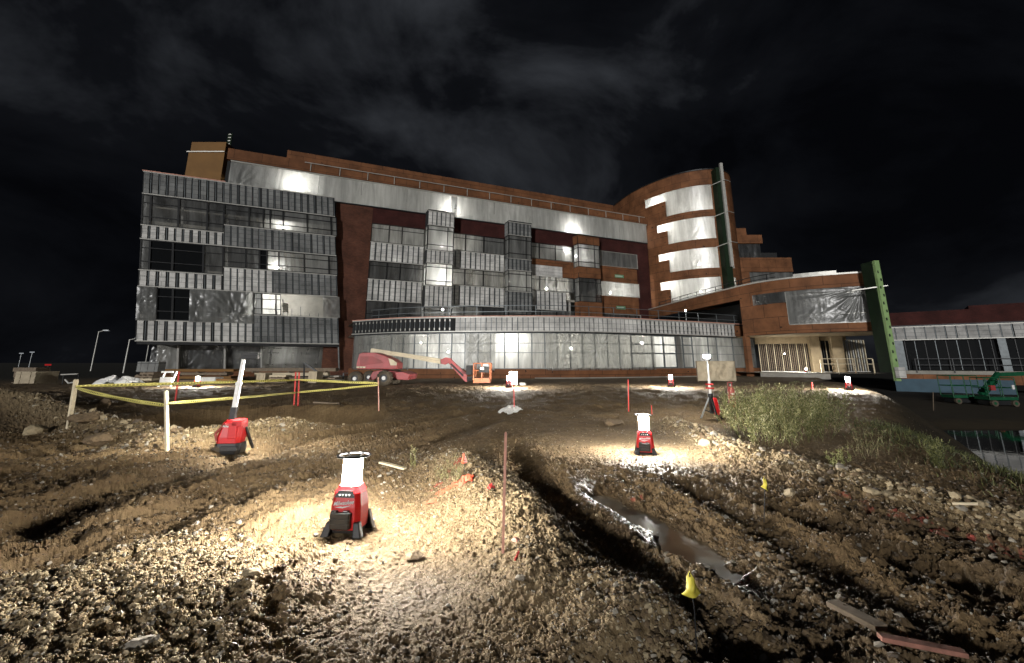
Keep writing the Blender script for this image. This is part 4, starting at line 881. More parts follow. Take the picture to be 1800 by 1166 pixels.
# ---- compact lantern lights
def make_lantern():
    t = thing('lantern_light', 'x', 'lantern')
    mb = MB(); loft(mb, [(.186, .165, .03), (.190, .17, .09), (.184, .165, .15), (.158, .145, .225), (.128, .122, .252), (.122, .118, .262)], 'red'); body = mb.build('body', t, bevel=.003)
    mb = MB(); loft(mb, [(.118, .05, .040), (.124, .056, .046), (.124, .056, .122), (.116, .05, .128)], 'black')
    for z in (.07, .095): mb.box((0, -.0285, z), (.127, .004, .005), 'steel_dark')
    for x in (-.04, .03): mb.box((x, 0, .131), (.034, .04, .012), 'black')
    b = mb.build('battery', t, bevel=.003); b.location = (-.012, -.085, 0)
    mb = MB(); mb.add([(-.062, 0, 0), (.062, 0, 0), (.046, .0085, .036), (-.046, .0085, .036), (-.062, .01, 0), (.062, .01, 0), (.046, .0185, .036), (-.046, .0185, .036)], [(0, 1, 2, 3), (1, 5, 6, 2), (3, 2, 6, 7), (0, 3, 7, 4), (4, 5, 1, 0), (7, 6, 5, 4)], 'black'); pn = mb.build('control_panel', t); pn.location = (-.004, -.0805, .203)
    mb = MB()
    for k in range(4): x = -.030+k*.020; mb.cyl((x, .001, .014), (x, -.003, .014), .0048, 'white', n=8)
    mb.build('buttons', pn)
    lg = lettering('Milwaukee', .029, 'white', t, (-.006, -.0838, .166), (math.radians(83), 0, 0), .38); lg.rotation_euler = (math.radians(83), math.radians(-6), 0)
    mb = MB(); mb.add([(-.05, 0, -.010), (-.012, 0, -.003), (-.014, 0, -.007), (.05, 0, .004), (-.002, 0, -.013), (0, 0, -.009)], [(0, 4, 5, 1), (5, 4, 3, 2)], 'white'); sw = mb.build('logo_stroke', t); sw.location = (-.006, -.0842, .160)
    for x in (-1, 1):
        for y in (-1, 1):
            mb = MB(); a = .074*x; c = .063*y
            mb.hexa([(.075*x+.034*k*1., .062*y+.034*l, 0) if False else (.098*x+.026*k, .088*y+.024*l, -.004) for k, l in ((-1, -1), (1, -1), (1, 1), (-1, 1))]+[(.080*x+.018*k, .069*y+.018*l, .105 if y > 0 else .075) for k, l in ((-1, -1), (1, -1), (1, 1), (-1, 1))], 'black')
            mb.build('foot', t, bevel=.006)
    mb = MB(); loft(mb, [(.17, .15, .012), (.18, .158, .05)], 'black'); mb.build('base', t)
    mb = MB(); mb.lathe([(.05, .2625), (.0565, .268), (.0565, .398), (.050, .405)], (0, 0, 0), 'lens', 16, False); mb.build('lens', t)
    mb = MB(); rg = [(.098*math.cos(a), .098*math.sin(a), .424) for a in np.linspace(0, 2*math.pi, 12, endpoint=False)+.26]
    mb.tube(rg, .0065, 'black', closed=True); mb.lathe([(.052, .406), (.054, .414), (.03, .42)], (0, 0, 0), 'steel', 16)
    for k in range(6): p = rg[k*2]; mb.bar((p[0]*.45, p[1]*.45, .413), p, .012, .007, 'black')
    mb.build('top_guard', t)
    return t
lan = make_lantern()
LAN = [((612, 936), .06, 'large red lantern light with black feet and white lettering, nearest the camera'),
       ((1135, 798), .22, 'red lantern light on the bright mud bank in front of the green bush'),
       ((345, 681), -.2, 'small far red lantern light at the left, in front of the stacked boards'),
       ((894, 682), 0, 'small far red lantern light beside the white upright board'),
       ((1180, 680), .2, 'small far red lantern light on the tracked mud in front of the orange podium base'),
       ((1493, 686), .35, 'small far red lantern light on the slope below the green fin')]
for i, (p, rz, lab) in enumerate(LAN):
    q = on(*p); o = lan if i == 0 else dup(lan); o.location = q; o.scale = (.92,)*3; o.rotation_euler = (0, 0, -rz if i else -.1); o['label'] = lab; o['group'] = 'red lantern lights on the ground'
    if i > 1:
        for ch in o.children:
            if ch.name.startswith('lens'):
                if 'lens_far_mesh' not in bpy.data.meshes: fm = ch.data.copy(); fm.name = 'lens_far_mesh'; fm.materials[0] = M['lens_far']
                ch.data = bpy.data.meshes['lens_far_mesh']
o = dup(lan, (0, 0, 0), .1, 'red lantern light standing on the undercroft floor beside the concrete column', 'red lantern lights on the ground'); p = atY(1417, 652, 42.5); o.location = (p[0], p[1], .1)

# ---- mast light on the left
q = on(404, 796); t = thing('mast_light', 'red mast light with raised white pole and black lamp head beside the tape', 'work light', q, .12)
mb = MB(); loft(mb, [(.235, .20, .095, -.005, 0), (.245, .20, .16, .0, 0), (.21, .18, .30, .02, 0), (.17, .15, .335, .03, 0)], 'red'); mb.box((.04, -.095, .23), (.085, .03, .17), 'red'); mb.box((.075, -.085, .30), (.10, .05, .06), 'red'); mb.build('body', t, bevel=.006)
mb = MB(); mb.tube([(-.11, -.09, .12), (-.13, -.09, .20), (-.07, -.09, .27), (-.045, -.09, .30)], .014, 'red_dull'); mb.build('handle', t)
mb = MB(); loft(mb, [(.25, .22, -.01), (.27, .23, .03), (.255, .21, .10)], 'black'); mb.box((.03, -.115, .05), (.17, .02, .05), 'steel_dark'); mb.cyl((-.1, -.115, .03), (-.1, .115, .03), .045, 'rubber', n=14); mb.build('base', t, bevel=.004)
mb = MB(); mb.bar((.12, .02, .25), (.19, .10, .02), .035, .02, 'black'); mb.build('kick_leg', t)
mb = MB(); mb.bar((-.02, 0, .33), (-.013, 0, .46), .055, .055, 'steel_dark'); mb.bar((-.013, 0, .44), (.0, 0, .72), .043, .043, 'white'); mb.bar((0, 0, .70), (.02, 0, 1.03), .032, .032, 'white'); mb.box((.0, 0, .71), (.056, .05, .03), 'white'); mb.build('mast', t)
mb = MB(); mb.box((.09, .0, 1.01), (.17, .075, .07), 'black'); [mb.box((.09, -.04, .985+k*.018), (.15, .01, .006), 'steel_dark') for k in range(3)]; hd = mb.build('lamp_head', t, bevel=.004)
mb = MB(); mb.box((.09, .046, 1.005), (.14, .012, .04), 'led_mast', R=Matrix.Rotation(.8, 3, 'X')); mb.build('led_panel', hd)
lettering('Milwaukee', .03, 'white', t, (-.0, -.105, .262), (math.radians(88), 0, 0), .3)
# ---- tripod light
q = on(1253, 738); t = thing('tripod_light', 'tripod tower light with white pole, red clamps and blinding lamp head, beside the bush', 'work light', q, .2)
mb = MB(); mb.bar((0, 0, .10), (0, 0, .40), .05, .05, 'black'); mb.cyl((0, 0, .38), (0, 0, .43), .045, 'black'); mb.build('base_tube', t)
for a in (-1.75, .1, 2.2):
    mb = MB(); mb.bar((.03*math.cos(a), .03*math.sin(a), .36), (.2*math.cos(a), .2*math.sin(a), 0), .028, .022, 'black' if a < 2 else 'steel'); mb.bar((.02*math.cos(a), .02*math.sin(a), .12), (.12*math.cos(a), .12*math.sin(a), .15), .018, .012, 'black'); mb.box((.2*math.cos(a), .2*math.sin(a), .005), (.04, .03, .02), 'rubber'); mb.build('leg', t)
mb = MB(); loft(mb, [(.07, .06, .08, .07, -.04), (.10, .07, .12, .07, -.04), (.08, .06, .33, .05, -.03), (.05, .05, .36, .04, -.03)], 'red'); mb.build('battery_housing', t, bevel=.004)
mb = MB(); mb.cyl((0, 0, .42), (0, 0, .68), .022, 'white'); mb.cyl((0, 0, .68), (0, 0, 1.0), .016, 'white'); mb.build('mast', t)
for z in (.52, .585): mb = MB(); mb.cyl((0, 0, z-.014), (0, 0, z+.014), .042, 'red'); mb.bar((0, 0, z), (-.085, -.02, z+.004), .022, .02, 'red'); mb.bar((0, 0, z), (.07, -.01, z), .02, .02, 'red'); mb.build('clamp', t)
mb = MB(); mb.box((0, 0, 1.02), (.07, .07, .04), 'black')
hd = mb.build('lamp_head', t)
for a in (-1.5, .6, 2.7):
    mb = MB(); mb.box((.035*math.cos(a), .035*math.sin(a), 1.062), (.03, .045, .05), 'led', rz=a); mb.build('led_panel', hd)
# ---- red gas cylinder
q = on(1288, 716); t = thing('gas_cylinder', 'dull red gas cylinder with collar handle standing behind the bush', 'gas cylinder', q)
mb = MB(); mb.lathe([(.06, 0), (.07, .01), (.073, .05), (.073, .34), (.055, .40), (.025, .42)], (0, 0, 0), 'red_dull', 20); mb.build('tank', t)
mb = MB(); mb.tube([(.05*math.cos(a), .05*math.sin(a), .50) for a in np.linspace(0, 6.283, 14, endpoint=False)], .009, 'red_dull', closed=True); [mb.cyl((.05*math.cos(a), .05*math.sin(a), .39), (.05*math.cos(a), .05*math.sin(a), .50), .008, 'red_dull') for a in (.5, 2.6, 4.7)]; mb.build('collar', t)
mb = MB(); mb.cyl((0, 0, .41), (0, 0, .47), .016, 'steel'); mb.bar((0, 0, .45), (.03, 0, .45), .014, .014, 'steel'); mb.build('valve', t)
for z, w_ in ((.27, .05), (.18, .04)): mb = MB(); mb.box((0, -.0725, z), (w_, .004, .018), 'sheet_white'); mb.build('sticker', t)

# ---- stakes, laths, tapes, flags
def stake(name, base, top, w_, m, lab, cat, group=None, Y=None, d=None):
    b = on(*base) if Y is None else atY(*base, Y); tp_ = atY(*top, b[1]); mb = MB(); v = (tp_-b)/np.linalg.norm(tp_-b)
    mb.bar(tuple(b-v*.06), tuple(tp_), w_, d or w_*.5, m); mb.bar(tuple(tp_-v*.001), tuple(tp_+v*.006), w_*.8, (d or w_*.5)*.8, m)
    o = mb.build(name, org=b); tag(o, lab, cat, group); return b, tp_
sg = 'stakes and laths stuck in the mud'
s1 = stake('wooden_stake', (120, 753), (134, 668), .055, 'wood', 'pale wooden stake at far left carrying two yellow tapes', 'stake', sg)
s2 = stake('wooden_stake', (294, 793), (292, 688), .042, 'wood', 'pale wooden stake left of the red mast light, tape tied near its top', 'stake', sg)
st = {}
for k, (b_, t_, w_, m, lab) in dict(A=((308, 706), (315, 654), .035, 'lath_red', 'thin red lath behind the tape, left of the far left lantern'), B=((517, 711), (520, 655), .036, 'lath_red', 'left one of the close pair of red laths holding the tape'),
    C=((524, 712), (526, 655), .036, 'lath_red', 'right one of the close pair of red laths holding the tape'), D=((666, 722), (665, 664), .03, 'wood_pink', 'pink lath at the right end of the yellow tapes, below the red lift'),
    E=((904, 723), (903, 669), .03, 'lath_red', 'red lath beside the white plastic bag'), F=((1105, 723), (1104, 668), .03, 'lath_red', 'red lath in the dark mud left of the second lantern'),
    G=((884, 972), (889, 762), .024, 'wood_pink', 'tall pink lath in the foreground gravel mound'), H=((1428, 684), (1427, 673), .04, 'lath_red', 'short red lath left of the lantern on the slope'),
    I=((1146, 728), (1145, 713), .012, 'lath_red', 'tiny thin red marker behind the second lantern'), J=((1641, 722), (1640, 690), .05, 'wood_grey', 'dark post in the gloom below the blue foundation board')).items():
    st[k] = stake('lath', b_, t_, w_, m, lab, 'lath', sg)
mt, tt, tb = mat('caution tape'); Lk = tt.links
uv = N(tt, 'ShaderNodeUVMap'); bk = N(tt, 'ShaderNodeTexBrick', Scale=1.); bk.offset = 0
for k, v in {'Brick Width': .055, 'Row Height': 3., 'Mortar Size': .012}.items(): bk.inputs[k].default_value = v
mpn = N(tt, 'ShaderNodeMapping'); mpn.inputs['Location'].default_value = (0, 1.5, 0); Lk.new(uv.outputs[0], mpn.inputs[0]); Lk.new(mpn.outputs[0], bk.inputs[0])
no = N(tt, 'ShaderNodeTexNoise', Scale=2.2, Detail=0.); Lk.new(uv.outputs[0], no.inputs[0]); sx = N(tt, 'ShaderNodeSeparateXYZ'); Lk.new(uv.outputs[0], sx.inputs[0])
c1 = N(tt, 'ShaderNodeMath', operation='ABSOLUTE'); Lk.new(sx.outputs[1], c1.inputs[0]); c2 = N(tt, 'ShaderNodeMath', operation='LESS_THAN'); c2.inputs[1].default_value = .45; Lk.new(c1.outputs[0], c2.inputs[0])
c3 = N(tt, 'ShaderNodeMath', operation='GREATER_THAN'); c3.inputs[1].default_value = .47; Lk.new(no.outputs[0], c3.inputs[0]); c4 = N(tt, 'ShaderNodeMath', operation='MULTIPLY'); Lk.new(c2.outputs[0], c4.inputs[0]); Lk.new(c3.outputs[0], c4.inputs[1])
c5 = N(tt, 'ShaderNodeMath', operation='LESS_THAN'); c5.inputs[1].default_value = .5; Lk.new(bk.outputs['Fac'], c5.inputs[0]); c6 = N(tt, 'ShaderNodeMath', operation='MULTIPLY'); Lk.new(c4.outputs[0], c6.inputs[0]); Lk.new(c5.outputs[0], c6.inputs[1])
mx = N(tt, 'ShaderNodeMix', data_type='RGBA'); Lk.new(c6.outputs[0], mx.inputs[0]); mx.inputs[6].default_value = (.80, .72, .22, 1); mx.inputs[7].default_value = (.17, .14, .035, 1); Lk.new(mx.outputs[2], tb.inputs['Base Color']); tb.inputs['Roughness'].default_value = .35
M['tape'] = mt
def tape(pts, w_, sag, lab, sd, twist=.3):
    mb = MB(); vs = []; uvs = []; L = 0; prev = None; k = 0
    for i in range(len(pts)-1):
        a, b = np.array(pts[i]), np.array(pts[i+1]); n = 24
        for j in range(n+(1 if i == len(pts)-2 else 0)):
            f = j/n; p = a*(1-f)+b*f-np.array([0, 0, sag*4*f*(1-f)*np.linalg.norm(b-a)]); an = twist*math.sin(f*6+sd)+.25*math.sin(f*13+sd*2)
            if prev is not None: L += np.linalg.norm(p-prev)
            prev = p; d = (b-a)/np.linalg.norm(b-a); nrm = np.array([d[1], -d[0], 0]); up = np.array([0, 0, math.cos(an)])+nrm*math.sin(an)
            pin = 1-.55*math.exp(-min(f, 1-f)*30)
            vs += [p-up*w_/2*pin, p+up*w_/2*pin]; uvs += [(L, -1), (L, 1)]; k += 1
    mb.add(vs, [(2*i, 2*i+2, 2*i+3, 2*i+1) for i in range(k-1)], 'tape', uvs, True); o = mb.build('caution_tape', org=pts[0]); tag(o, lab, 'tape', 'yellow caution tapes between stakes')
    m_ = o.modifiers.new('thickness', 'SOLIDIFY'); m_.thickness = .0012
Y1, Y2 = s1[0][1], s2[0][1]; YB, YD = st['B'][0][1], st['D'][0][1]
tape([atY(134, 679, Y1-.02), atY(523, 668, YB-.02), atY(665, 674, YD-.02)], .045, .001, 'far yellow caution tape from the far left stake past the red lath pair', 1)
tape([atY(296, 709, Y2-.02), atY(523, 690, YB-.02), atY(665, 677, YD-.03)], .038, .001, 'nearer yellow caution tape from the second stake, crossing the mast light pole', 2.2)
tape([atY(134, 682, Y1-.03), atY(293, 713, Y2-.02)], .042, .009, 'drooping yellow caution tape between the two pale stakes', 4)
def flag(base, tip, tri, m, lab, w_=.0022):
    b = on(*base); Y = b[1]; tp_ = atY(*tip, Y); t = thing('marker_flag', lab, 'flag', b, 0, 'small marker flags on wires')
    mb = MB(); mb.tube([(0, 0, -.05), tuple((tp_-b)*.5+(.006, 0, 0)), tuple(tp_-b)], w_, 'steel_dark'); mb.build('wire', t)
    P_ = [atY(*q, Y)-b for q in tri]; mb = MB(); n = 8; vs = []
    A_, B_, C_ = P_
    for i in range(n+1):
        for j in range(n+1):
            u = i/n; v = j/n; q = A_*(1-u)+(B_*(1-v)+C_*v)*u; q = q+np.array([0, -.03*math.sin(v*math.pi*1.3)*u+.012*math.sin(u*7+v*3), 0]); vs.append(q)
    mb.add(vs, [(i*(n+1)+j, i*(n+1)+j+1, (i+1)*(n+1)+j+1, (i+1)*(n+1)+j) for i in range(n) for j in range(n)], m, smooth=True); o = mb.build('flag', t); o.modifiers.new('thickness', 'SOLIDIFY').thickness = .0012
flag((1224, 1150), (1212, 1007), [(1213, 1006), (1199, 1046), (1236, 1048)], 'flag_yellow', 'large yellow triangular marker flag on a thin wire in the dark ruts, nearest the camera')
flag((1341, 920), (1344, 840), [(1344, 839), (1338, 856), (1353, 866)], 'flag_yellow', 'yellow marker flag on a thin wire among the clods right of the puddle', .0025)
flag((816, 832), (815, 793), [(815, 794), (810, 814), (821, 815)], 'flag_red', 'small orange red marker flag on the mound right of the near lantern', .0035)
# ---- scraps, planks, rocks
def crumple(name, c, sx, sy, h, m, lab, cat, sd, rz=0., n=26, group=None):
    rr = np.random.default_rng(sd); g = np.linspace(-1, 1, n); Xg, Yg = np.meshgrid(g, g); ang = np.arctan2(Yg, Xg); edge = .75+.25*vn(np.cos(ang)*2+sd, np.sin(ang)*2, sd)
    x = Xg*sx*edge; y = Yg*sy*edge; zz = h*(.5+.5*(1-np.abs(fbm(Xg*1.6+sd, Yg*1.6, 3, sd))*2.5))*np.clip(1.15-np.hypot(Xg, Yg), 0, 1)**.5
    xr = x*math.cos(rz)-y*math.sin(rz)+c[0]; yr = x*math.sin(rz)+y*math.cos(rz)+c[1]; base = terrain(xr.ravel(), yr.ravel()).reshape(xr.shape)
    V = np.stack([xr-c[0], yr-c[1], base-c[2]+zz+.002], -1).reshape(-1, 3); i = np.arange(n-1)[:, None]*n; j = np.arange(n-1)[None]
    o = raw_mesh(name, V, np.stack([i+j, i+j+1, i+n+1+j, i+n+j], -1).reshape(-1, 4), [M[m]], None, False); o.location = c; o.modifiers.new('thickness', 'SOLIDIFY').thickness = .003; tag(o, lab, cat, group); return o
crumple('plastic_bag', on(898, 722), .16, .42, .10, 'sheet_white', 'white plastic bag lying at the foot of a red lath', 'plastic bag', 3, -.4)
sc = 'orange plastic scraps on the mound'
crumple('plastic_scrap', on(818, 848), .085, .05, .045, 'flag_red', 'largest orange plastic scrap, crumpled at the top of the mound', 'plastic scrap', 4, .3, group=sc)
crumple('plastic_scrap', on(785, 862), .10, .03, .02, 'flag_red', 'long flat orange plastic scrap below the weeds', 'plastic scrap', 6, .5, group=sc)
crumple('plastic_scrap', on(757, 884), .05, .02, .02, 'flag_red', 'small orange plastic scrap nearest the near lantern', 'plastic scrap', 8, .4, group=sc)
crumple('plastic_scrap', on(862, 860), .035, .018, .03, 'lath_red', 'small red plastic scrap left of the tall pink lath', 'plastic scrap', 10, .9, group=sc)
def plank(a, b, w_, th, m, lab, dz=.02, name='plank', rb=None):
    A_ = on(*a); B_ = on(*b); A_[2] += dz; B_[2] += dz; mb = MB(); d = (B_-A_)/np.linalg.norm(B_-A_); s_ = np.cross(d, [0, 0, 1]); s_ /= np.linalg.norm(s_); u_ = np.cross(s_, d)
    p = [A_-s_*w_/2, A_+s_*w_/2, B_+s_*w_/2*1.0, B_-s_*w_/2, ]; mb.hexa([tuple(q-u_*th/2) for q in p]+[tuple(q+u_*th/2) for q in p], m, [(q[0]*9, q[1]*9) for q in p]*2); o = mb.build(name, org=A_, bevel=.002); tag(o, lab, 'plank', 'planks and laths lying on the mud')
plank((1464, 1072), (1553, 1122), .055, .018, 'wood_grey', 'weathered plank lying in the dark mud at lower right')
plank((1548, 1134), (1700, 1166), .035, .014, 'lath_worn', 'pink painted lath lying at the bottom edge, right')
plank((668, 818), (712, 829), .045, .015, 'wood', 'short pale lath lying behind the near lantern')
plank((552, 712), (594, 714), .10, .03, 'wood_grey', 'long flat board lying beyond the pit near the lath pair', .05)
plank((1676, 893), (1722, 896), .03, .012, 'wood', 'pale splinter of wood lying on the right bank')
plank((905, 990), (912, 976), .008, .008, 'lath_red', 'short red stick in the gravel beside the tall pink lath', .01, 'stick')
def rock(px, py, r, m, lab, sd, sq=.8):
    c = on(px, py); v, f = rock_template(3, 500+sd); v = v*r; v[:, 2] *= sq; v = v*(1+.05*fbm(v[:, 0]*30/r*.05+sd, v[:, 1]*30/r*.05+v[:, 2]*20, 3, sd))[:, None]; o = raw_mesh('rock', v, f, [M[m]], None, False); o.location = (c[0], c[1], c[2]+r*.22); o.rotation_euler = (0, 0, sd*1.3); tag(o, lab, 'rock', 'larger rocks lying about')
for k, a in enumerate([(440, 1012, .037, 'stone_a', 'pale blocky rock at the edge of the gravel bank, left of the near lantern'), (915, 1020, .028, 'stone_c', 'smooth grey stone lying at the edge of the wet mud flat'), (907, 952, .022, 'wood_pink', 'small orange stone beside the foot of the tall pink lath'),
    (245, 1142, .045, 'stone_c', 'rock at the bottom left edge in shadow'), (150, 742, .20, 'stone_b', 'big brown boulder just right of the far left stake'), (172, 778, .14, 'stone_b', 'brown boulder below the far left stake'), (65, 762, .16, 'stone_a', 'pale boulder on the dirt pile at far left'), (185, 712, .17, 'stone_b', 'brown boulder behind the drooping tape'),
    (1388, 872, .055, 'stone_a', 'pale rock on the right bank just right of the yellow flag'), (1532, 868, .06, 'stone_a', 'pale rock on the right bank, second from the flag'), (1560, 870, .04, 'stone_a', 'smaller pale rock right of the other two on the right bank'), (1080, 748, .16, 'stone_b', 'brown rock in front of the dark mud left of the second lantern'), (820, 846, .035, 'stone_a', 'pale rock among the orange scraps'), (730, 985, .05, 'stone_b', 'round brown clod at the edge of the wet mud flat'),
    (1240, 785, .09, 'stone_a', 'pale rock on the bank below the bush')]): rock(*a[:4], a[4], k)

# ---- plants
def plant(name, base_pts, h, lean, nl, leaf, mats, lab, cat, sd, ll=.03, branch=4, group=None):
    r_ = np.random.default_rng(sd); V = []; Fq = []; SV = []; SF = []
    org = np.mean(base_pts, axis=0)
    def leaf_at(p, d, l, w_):
        s_ = np.cross(d, r_.normal(size=3)); s_ /= np.linalg.norm(s_)+1e-9; o = len(V); V.extend([p, p+d*l*.45+s_*w_, p+d*l, p+d*l*.45-s_*w_]); Fq.append([o, o+1, o+2, o+3])
    def stick(p, q, w_):
        d = q-p; a = np.cross(d, [.3, 1, .2]); a = a/np.linalg.norm(a)*w_; b = np.cross(d, a); b = b/np.linalg.norm(b)*w_; o = len(SV)
        SV.extend([p+a, p+b, p-a-b, q+a*.6, q+b*.6, q-(a+b)*.6]); SF.extend([[o, o+1, o+4, o+3], [o+1, o+2, o+5, o+4], [o+2, o, o+3, o+5]])
    for b in base_pts:
        hh = h*r_.uniform(.5, 1.15); dr = (b-org)*np.array([1, 1, 0]); dirn = np.array([0, 0, 1.])+dr*lean+r_.normal(size=3)*[.22, .22, 0]; dirn /= np.linalg.norm(dirn); p = b-np.array([0, 0, .02]); seg = 5; bend = r_.normal(size=3)*.10
        pts = [p]
        for k in range(seg): dirn = dirn+bend*.35+[0, 0, .03]; dirn /= np.linalg.norm(dirn); pts.append(pts[-1]+dirn*hh/seg); stick(pts[-2], pts[-1], .0022*(1-.12*k))
        for _ in range(nl):
            f = r_.uniform(.12, 1)*seg; k = min(seg-1, int(f)); q = pts[k]+(pts[k+1]-pts[k])*(f-k); d = r_.normal(size=3)*.5+[0, 0, .9]; d /= np.linalg.norm(d); leaf_at(q, d, ll*r_.uniform(.5, 1.2), leaf*r_.uniform(.6, 1.2))
        for _ in range(branch):
            f = r_.uniform(.3, .95)*seg; k = min(seg-1, int(f)); q = pts[k]+(pts[k+1]-pts[k])*(f-k); d = r_.normal(size=3)*[.6, .6, .2]+[0, 0, .8]; d /= np.linalg.norm(d); L_ = hh*r_.uniform(.12, .28); stick(q, q+d*L_, .0012)
            for g in range(max(4, nl//3)): e_ = d+r_.normal(size=3)*.55; e_ /= np.linalg.norm(e_); leaf_at(q+d*L_*r_.uniform(.15, 1), e_, ll*r_.uniform(.4, .9), leaf*r_.uniform(.5, 1.))
    t = thing(name, lab, cat, org, 0, group); V = np.array(V)-org; mi = r_.integers(0, len(mats), len(Fq))
    raw_mesh('foliage', V, np.array(Fq), [M[m] for m in mats], mi, False, t); raw_mesh('stems', np.array(SV)-org, np.array(SF), [M[mats[-1]]], None, False, t); return t
def leafmat(name, c):
    m, t_, b = mat(name); L = t_.links; b.inputs['Base Color'].default_value = (*c, 1); b.inputs['Roughness'].default_value = .6; tl = N(t_, 'ShaderNodeBsdfTranslucent'); tl.inputs[0].default_value = (*[q*.9 for q in c], 1); mx_ = N(t_, 'ShaderNodeMixShader'); mx_.inputs[0].default_value = .3
    L.new(b.outputs[0], mx_.inputs[1]); L.new(tl.outputs[0], mx_.inputs[2]); L.new(mx_.outputs[0], t_.nodes['Material Output'].inputs[0]); M[name] = m
leafmat('leaf_a', (.28, .27, .11)); leafmat('leaf_b', (.16, .165, .06)); leafmat('leaf_c', (.42, .40, .23)); leafmat('leaf_d', (.05, .06, .02)); leafmat('straw', (.22, .19, .10))
def bases(px0, px1, py0, py1, n, sd):
    r_ = np.random.default_rng(sd); o = []
    while len(o) < n:
        a, b = r_.uniform(-1, 1, 2)
        if a*a+b*b < 1: o.append(on((px0+px1)/2+a*(px1-px0)/2, (py0+py1)/2+b*(py1-py0)/2))
    return np.array(o)
plant('bush', bases(1278, 1476, 722, 788, 390, 5), .54, .30, 28, .0040, ['leaf_a', 'leaf_b', 'leaf_c', 'leaf_d', 'leaf_b'], 'broad feathery green bush on the bank right of the tripod light', 'bush', 5, .044, 6)
plant('weed', bases(765, 812, 832, 852, 34, 6), .14, 1.5, 16, .0022, ['leaf_a', 'leaf_c', 'straw'], 'low pale green weed clump beside the orange scraps', 'weed', 6, .016, 3, 'weeds')
plant('weed', bases(718, 734, 816, 824, 7, 7), .17, .8, 14, .003, ['leaf_c', 'leaf_a'], 'single thin tall weed behind the near lantern', 'weed', 7, .02, 2, 'weeds')
plant('weed', bases(1500, 1570, 790, 815, 26, 8), .30, .4, 9, .004, ['leaf_d', 'leaf_b', 'straw'], 'thin tall dark weeds right of the bush', 'weed', 8, .03, 1, 'weeds')
plant('weed', bases(1640, 1660, 800, 830, 40, 9), .22, .6, 16, .006, ['leaf_d', 'leaf_b'], 'low dark weeds near the pond bank', 'weed', 9, .035, 2, 'weeds')
plant('weed', bases(1455, 1500, 806, 822, 12, 10), .14, 1.2, 12, .008, ['leaf_a', 'leaf_b'], 'broad leaved small weed at the foot of the right bank', 'weed', 10, .035, 2, 'weeds')
def grass():
    n = 26000; r_ = np.random.default_rng(77); x = r_.uniform(1.6, 7, n); y = r_.uniform(2.2, 8, n); z, mk = terrain(x, y, want=True)
    p = sstep(-.9, .35, mk['sd'])*sstep(1.3, .5, mk['sd'])*(mk['berm'] < .75)*sstep(.15, .5, mk['db'])*(.5+.8*(fbm(x*1.4, y*1.4, 3, 9)+.2)); d_, s_, _ = pdist(x, y, R_BERMR); p *= (s_ < 0)
    k = r_.uniform(size=n) < p*1.4; b = np.stack([x[k], y[k], z[k]-.01], 1); m = len(b); h = r_.uniform(.03, .11, m); ln = r_.normal(size=(m, 3))*.45; ln[:, 2] = 1; ln /= np.linalg.norm(ln, axis=1)[:, None]
    s_ = np.cross(ln, r_.normal(size=(m, 3))); s_ /= np.linalg.norm(s_, axis=1)[:, None]; w_ = r_.uniform(.0025, .006, (m, 1)); md = b+ln*h[:, None]*.6; tp_ = b+ln*h[:, None]+s_*w_*3+[0, 0, -.01]
    V = np.stack([b-s_*w_, b+s_*w_, md+s_*w_*.8, tp_, md-s_*w_*.8], 1).reshape(-1, 3); o = np.arange(m)[:, None]*5; Fq = np.concatenate([o+[0, 1, 2, 4], o+[4, 2, 3, 3]], 1).reshape(-1, 4)
    Ft = np.concatenate([o+[0, 1, 2], o+[0, 2, 4], o+[4, 2, 3]], 1).reshape(-1, 3); g = raw_mesh('grass', V, Ft, [M['leaf_d'], M['leaf_d'], M['leaf_b']], np.repeat(r_.integers(0, 3, m), 3)); g['kind'] = 'stuff'; tag(g, 'short rough grass on the bank right of the bush', 'grass')  # mostly the darkest leaf tone: the bank's lack of light in its colour
grass()

# ---- red boom lift in front of the podium
q = on(684, 675); kL = q[1]/800*1.02; t = thing('boom_lift', 'faded red boom lift with cream boom and lowered orange basket in front of the podium', 'boom lift', q)
def X_(px): return (px-684)*kL
def Z_(py): return (675-py)*kL
def slab(mb, poly, y0, y1, m): mb.prism([(X_(a), Z_(b)) for a, b in poly], lambda x, z, f: (x, y0+(y1-y0)*f, z), m)
mb = MB(); slab(mb, [(655, 668), (662, 655), (675, 652), (700, 655), (724, 659), (724, 667), (705, 668), (690, 662), (676, 660), (664, 668)], -.5, .5, 'lift_red'); slab(mb, [(700, 656), (712, 655), (724, 659), (722, 668), (704, 667)], -.75, .75, 'lift_red'); mb.build('chassis', t, bevel=.02)
for px_, py_, r in ((641.5, 665, 9.8), (687, 665.5, 10.6)):
    for yy in (-.95, .75):
        mb = MB(); c = Vector((X_(px_), yy, r*kL)); R_ = r*kL
        prof = [(R_*.55, -.17), (R_*.9, -.18), (R_, -.12), (R_, .12), (R_*.9, .18), (R_*.55, .17)]; vs = []; n = 28
        for rr, yz in prof:
            for i in range(n): vs.append((c.x+rr*math.cos(6.2832*i/n), c.y+yz, c.z+rr*math.sin(6.2832*i/n)))
        mb.add(vs, [(j*n+i, (j+1)*n+i, (j+1)*n+(i+1) % n, j*n+(i+1) % n) for j in range(5) for i in range(n)], 'rubber', smooth=True)
        for i in range(14): a = 6.2832*i/14; mb.box((c.x+R_*math.cos(a), c.y, c.z+R_*math.sin(a)), (.05, .3, .09), 'rubber', R=Matrix.Rotation(-a, 3, 'Y'))
        wl = mb.build('wheel', t); mb = MB(); mb.cyl((c.x, c.y-.13, c.z), (c.x, c.y+.13, c.z), R_*.56, 'steel_dark', n=20); mb.cyl((c.x, c.y-.16, c.z), (c.x, c.y-.12, c.z), R_*.28, 'white', n=14); mb.build('hub', wl)
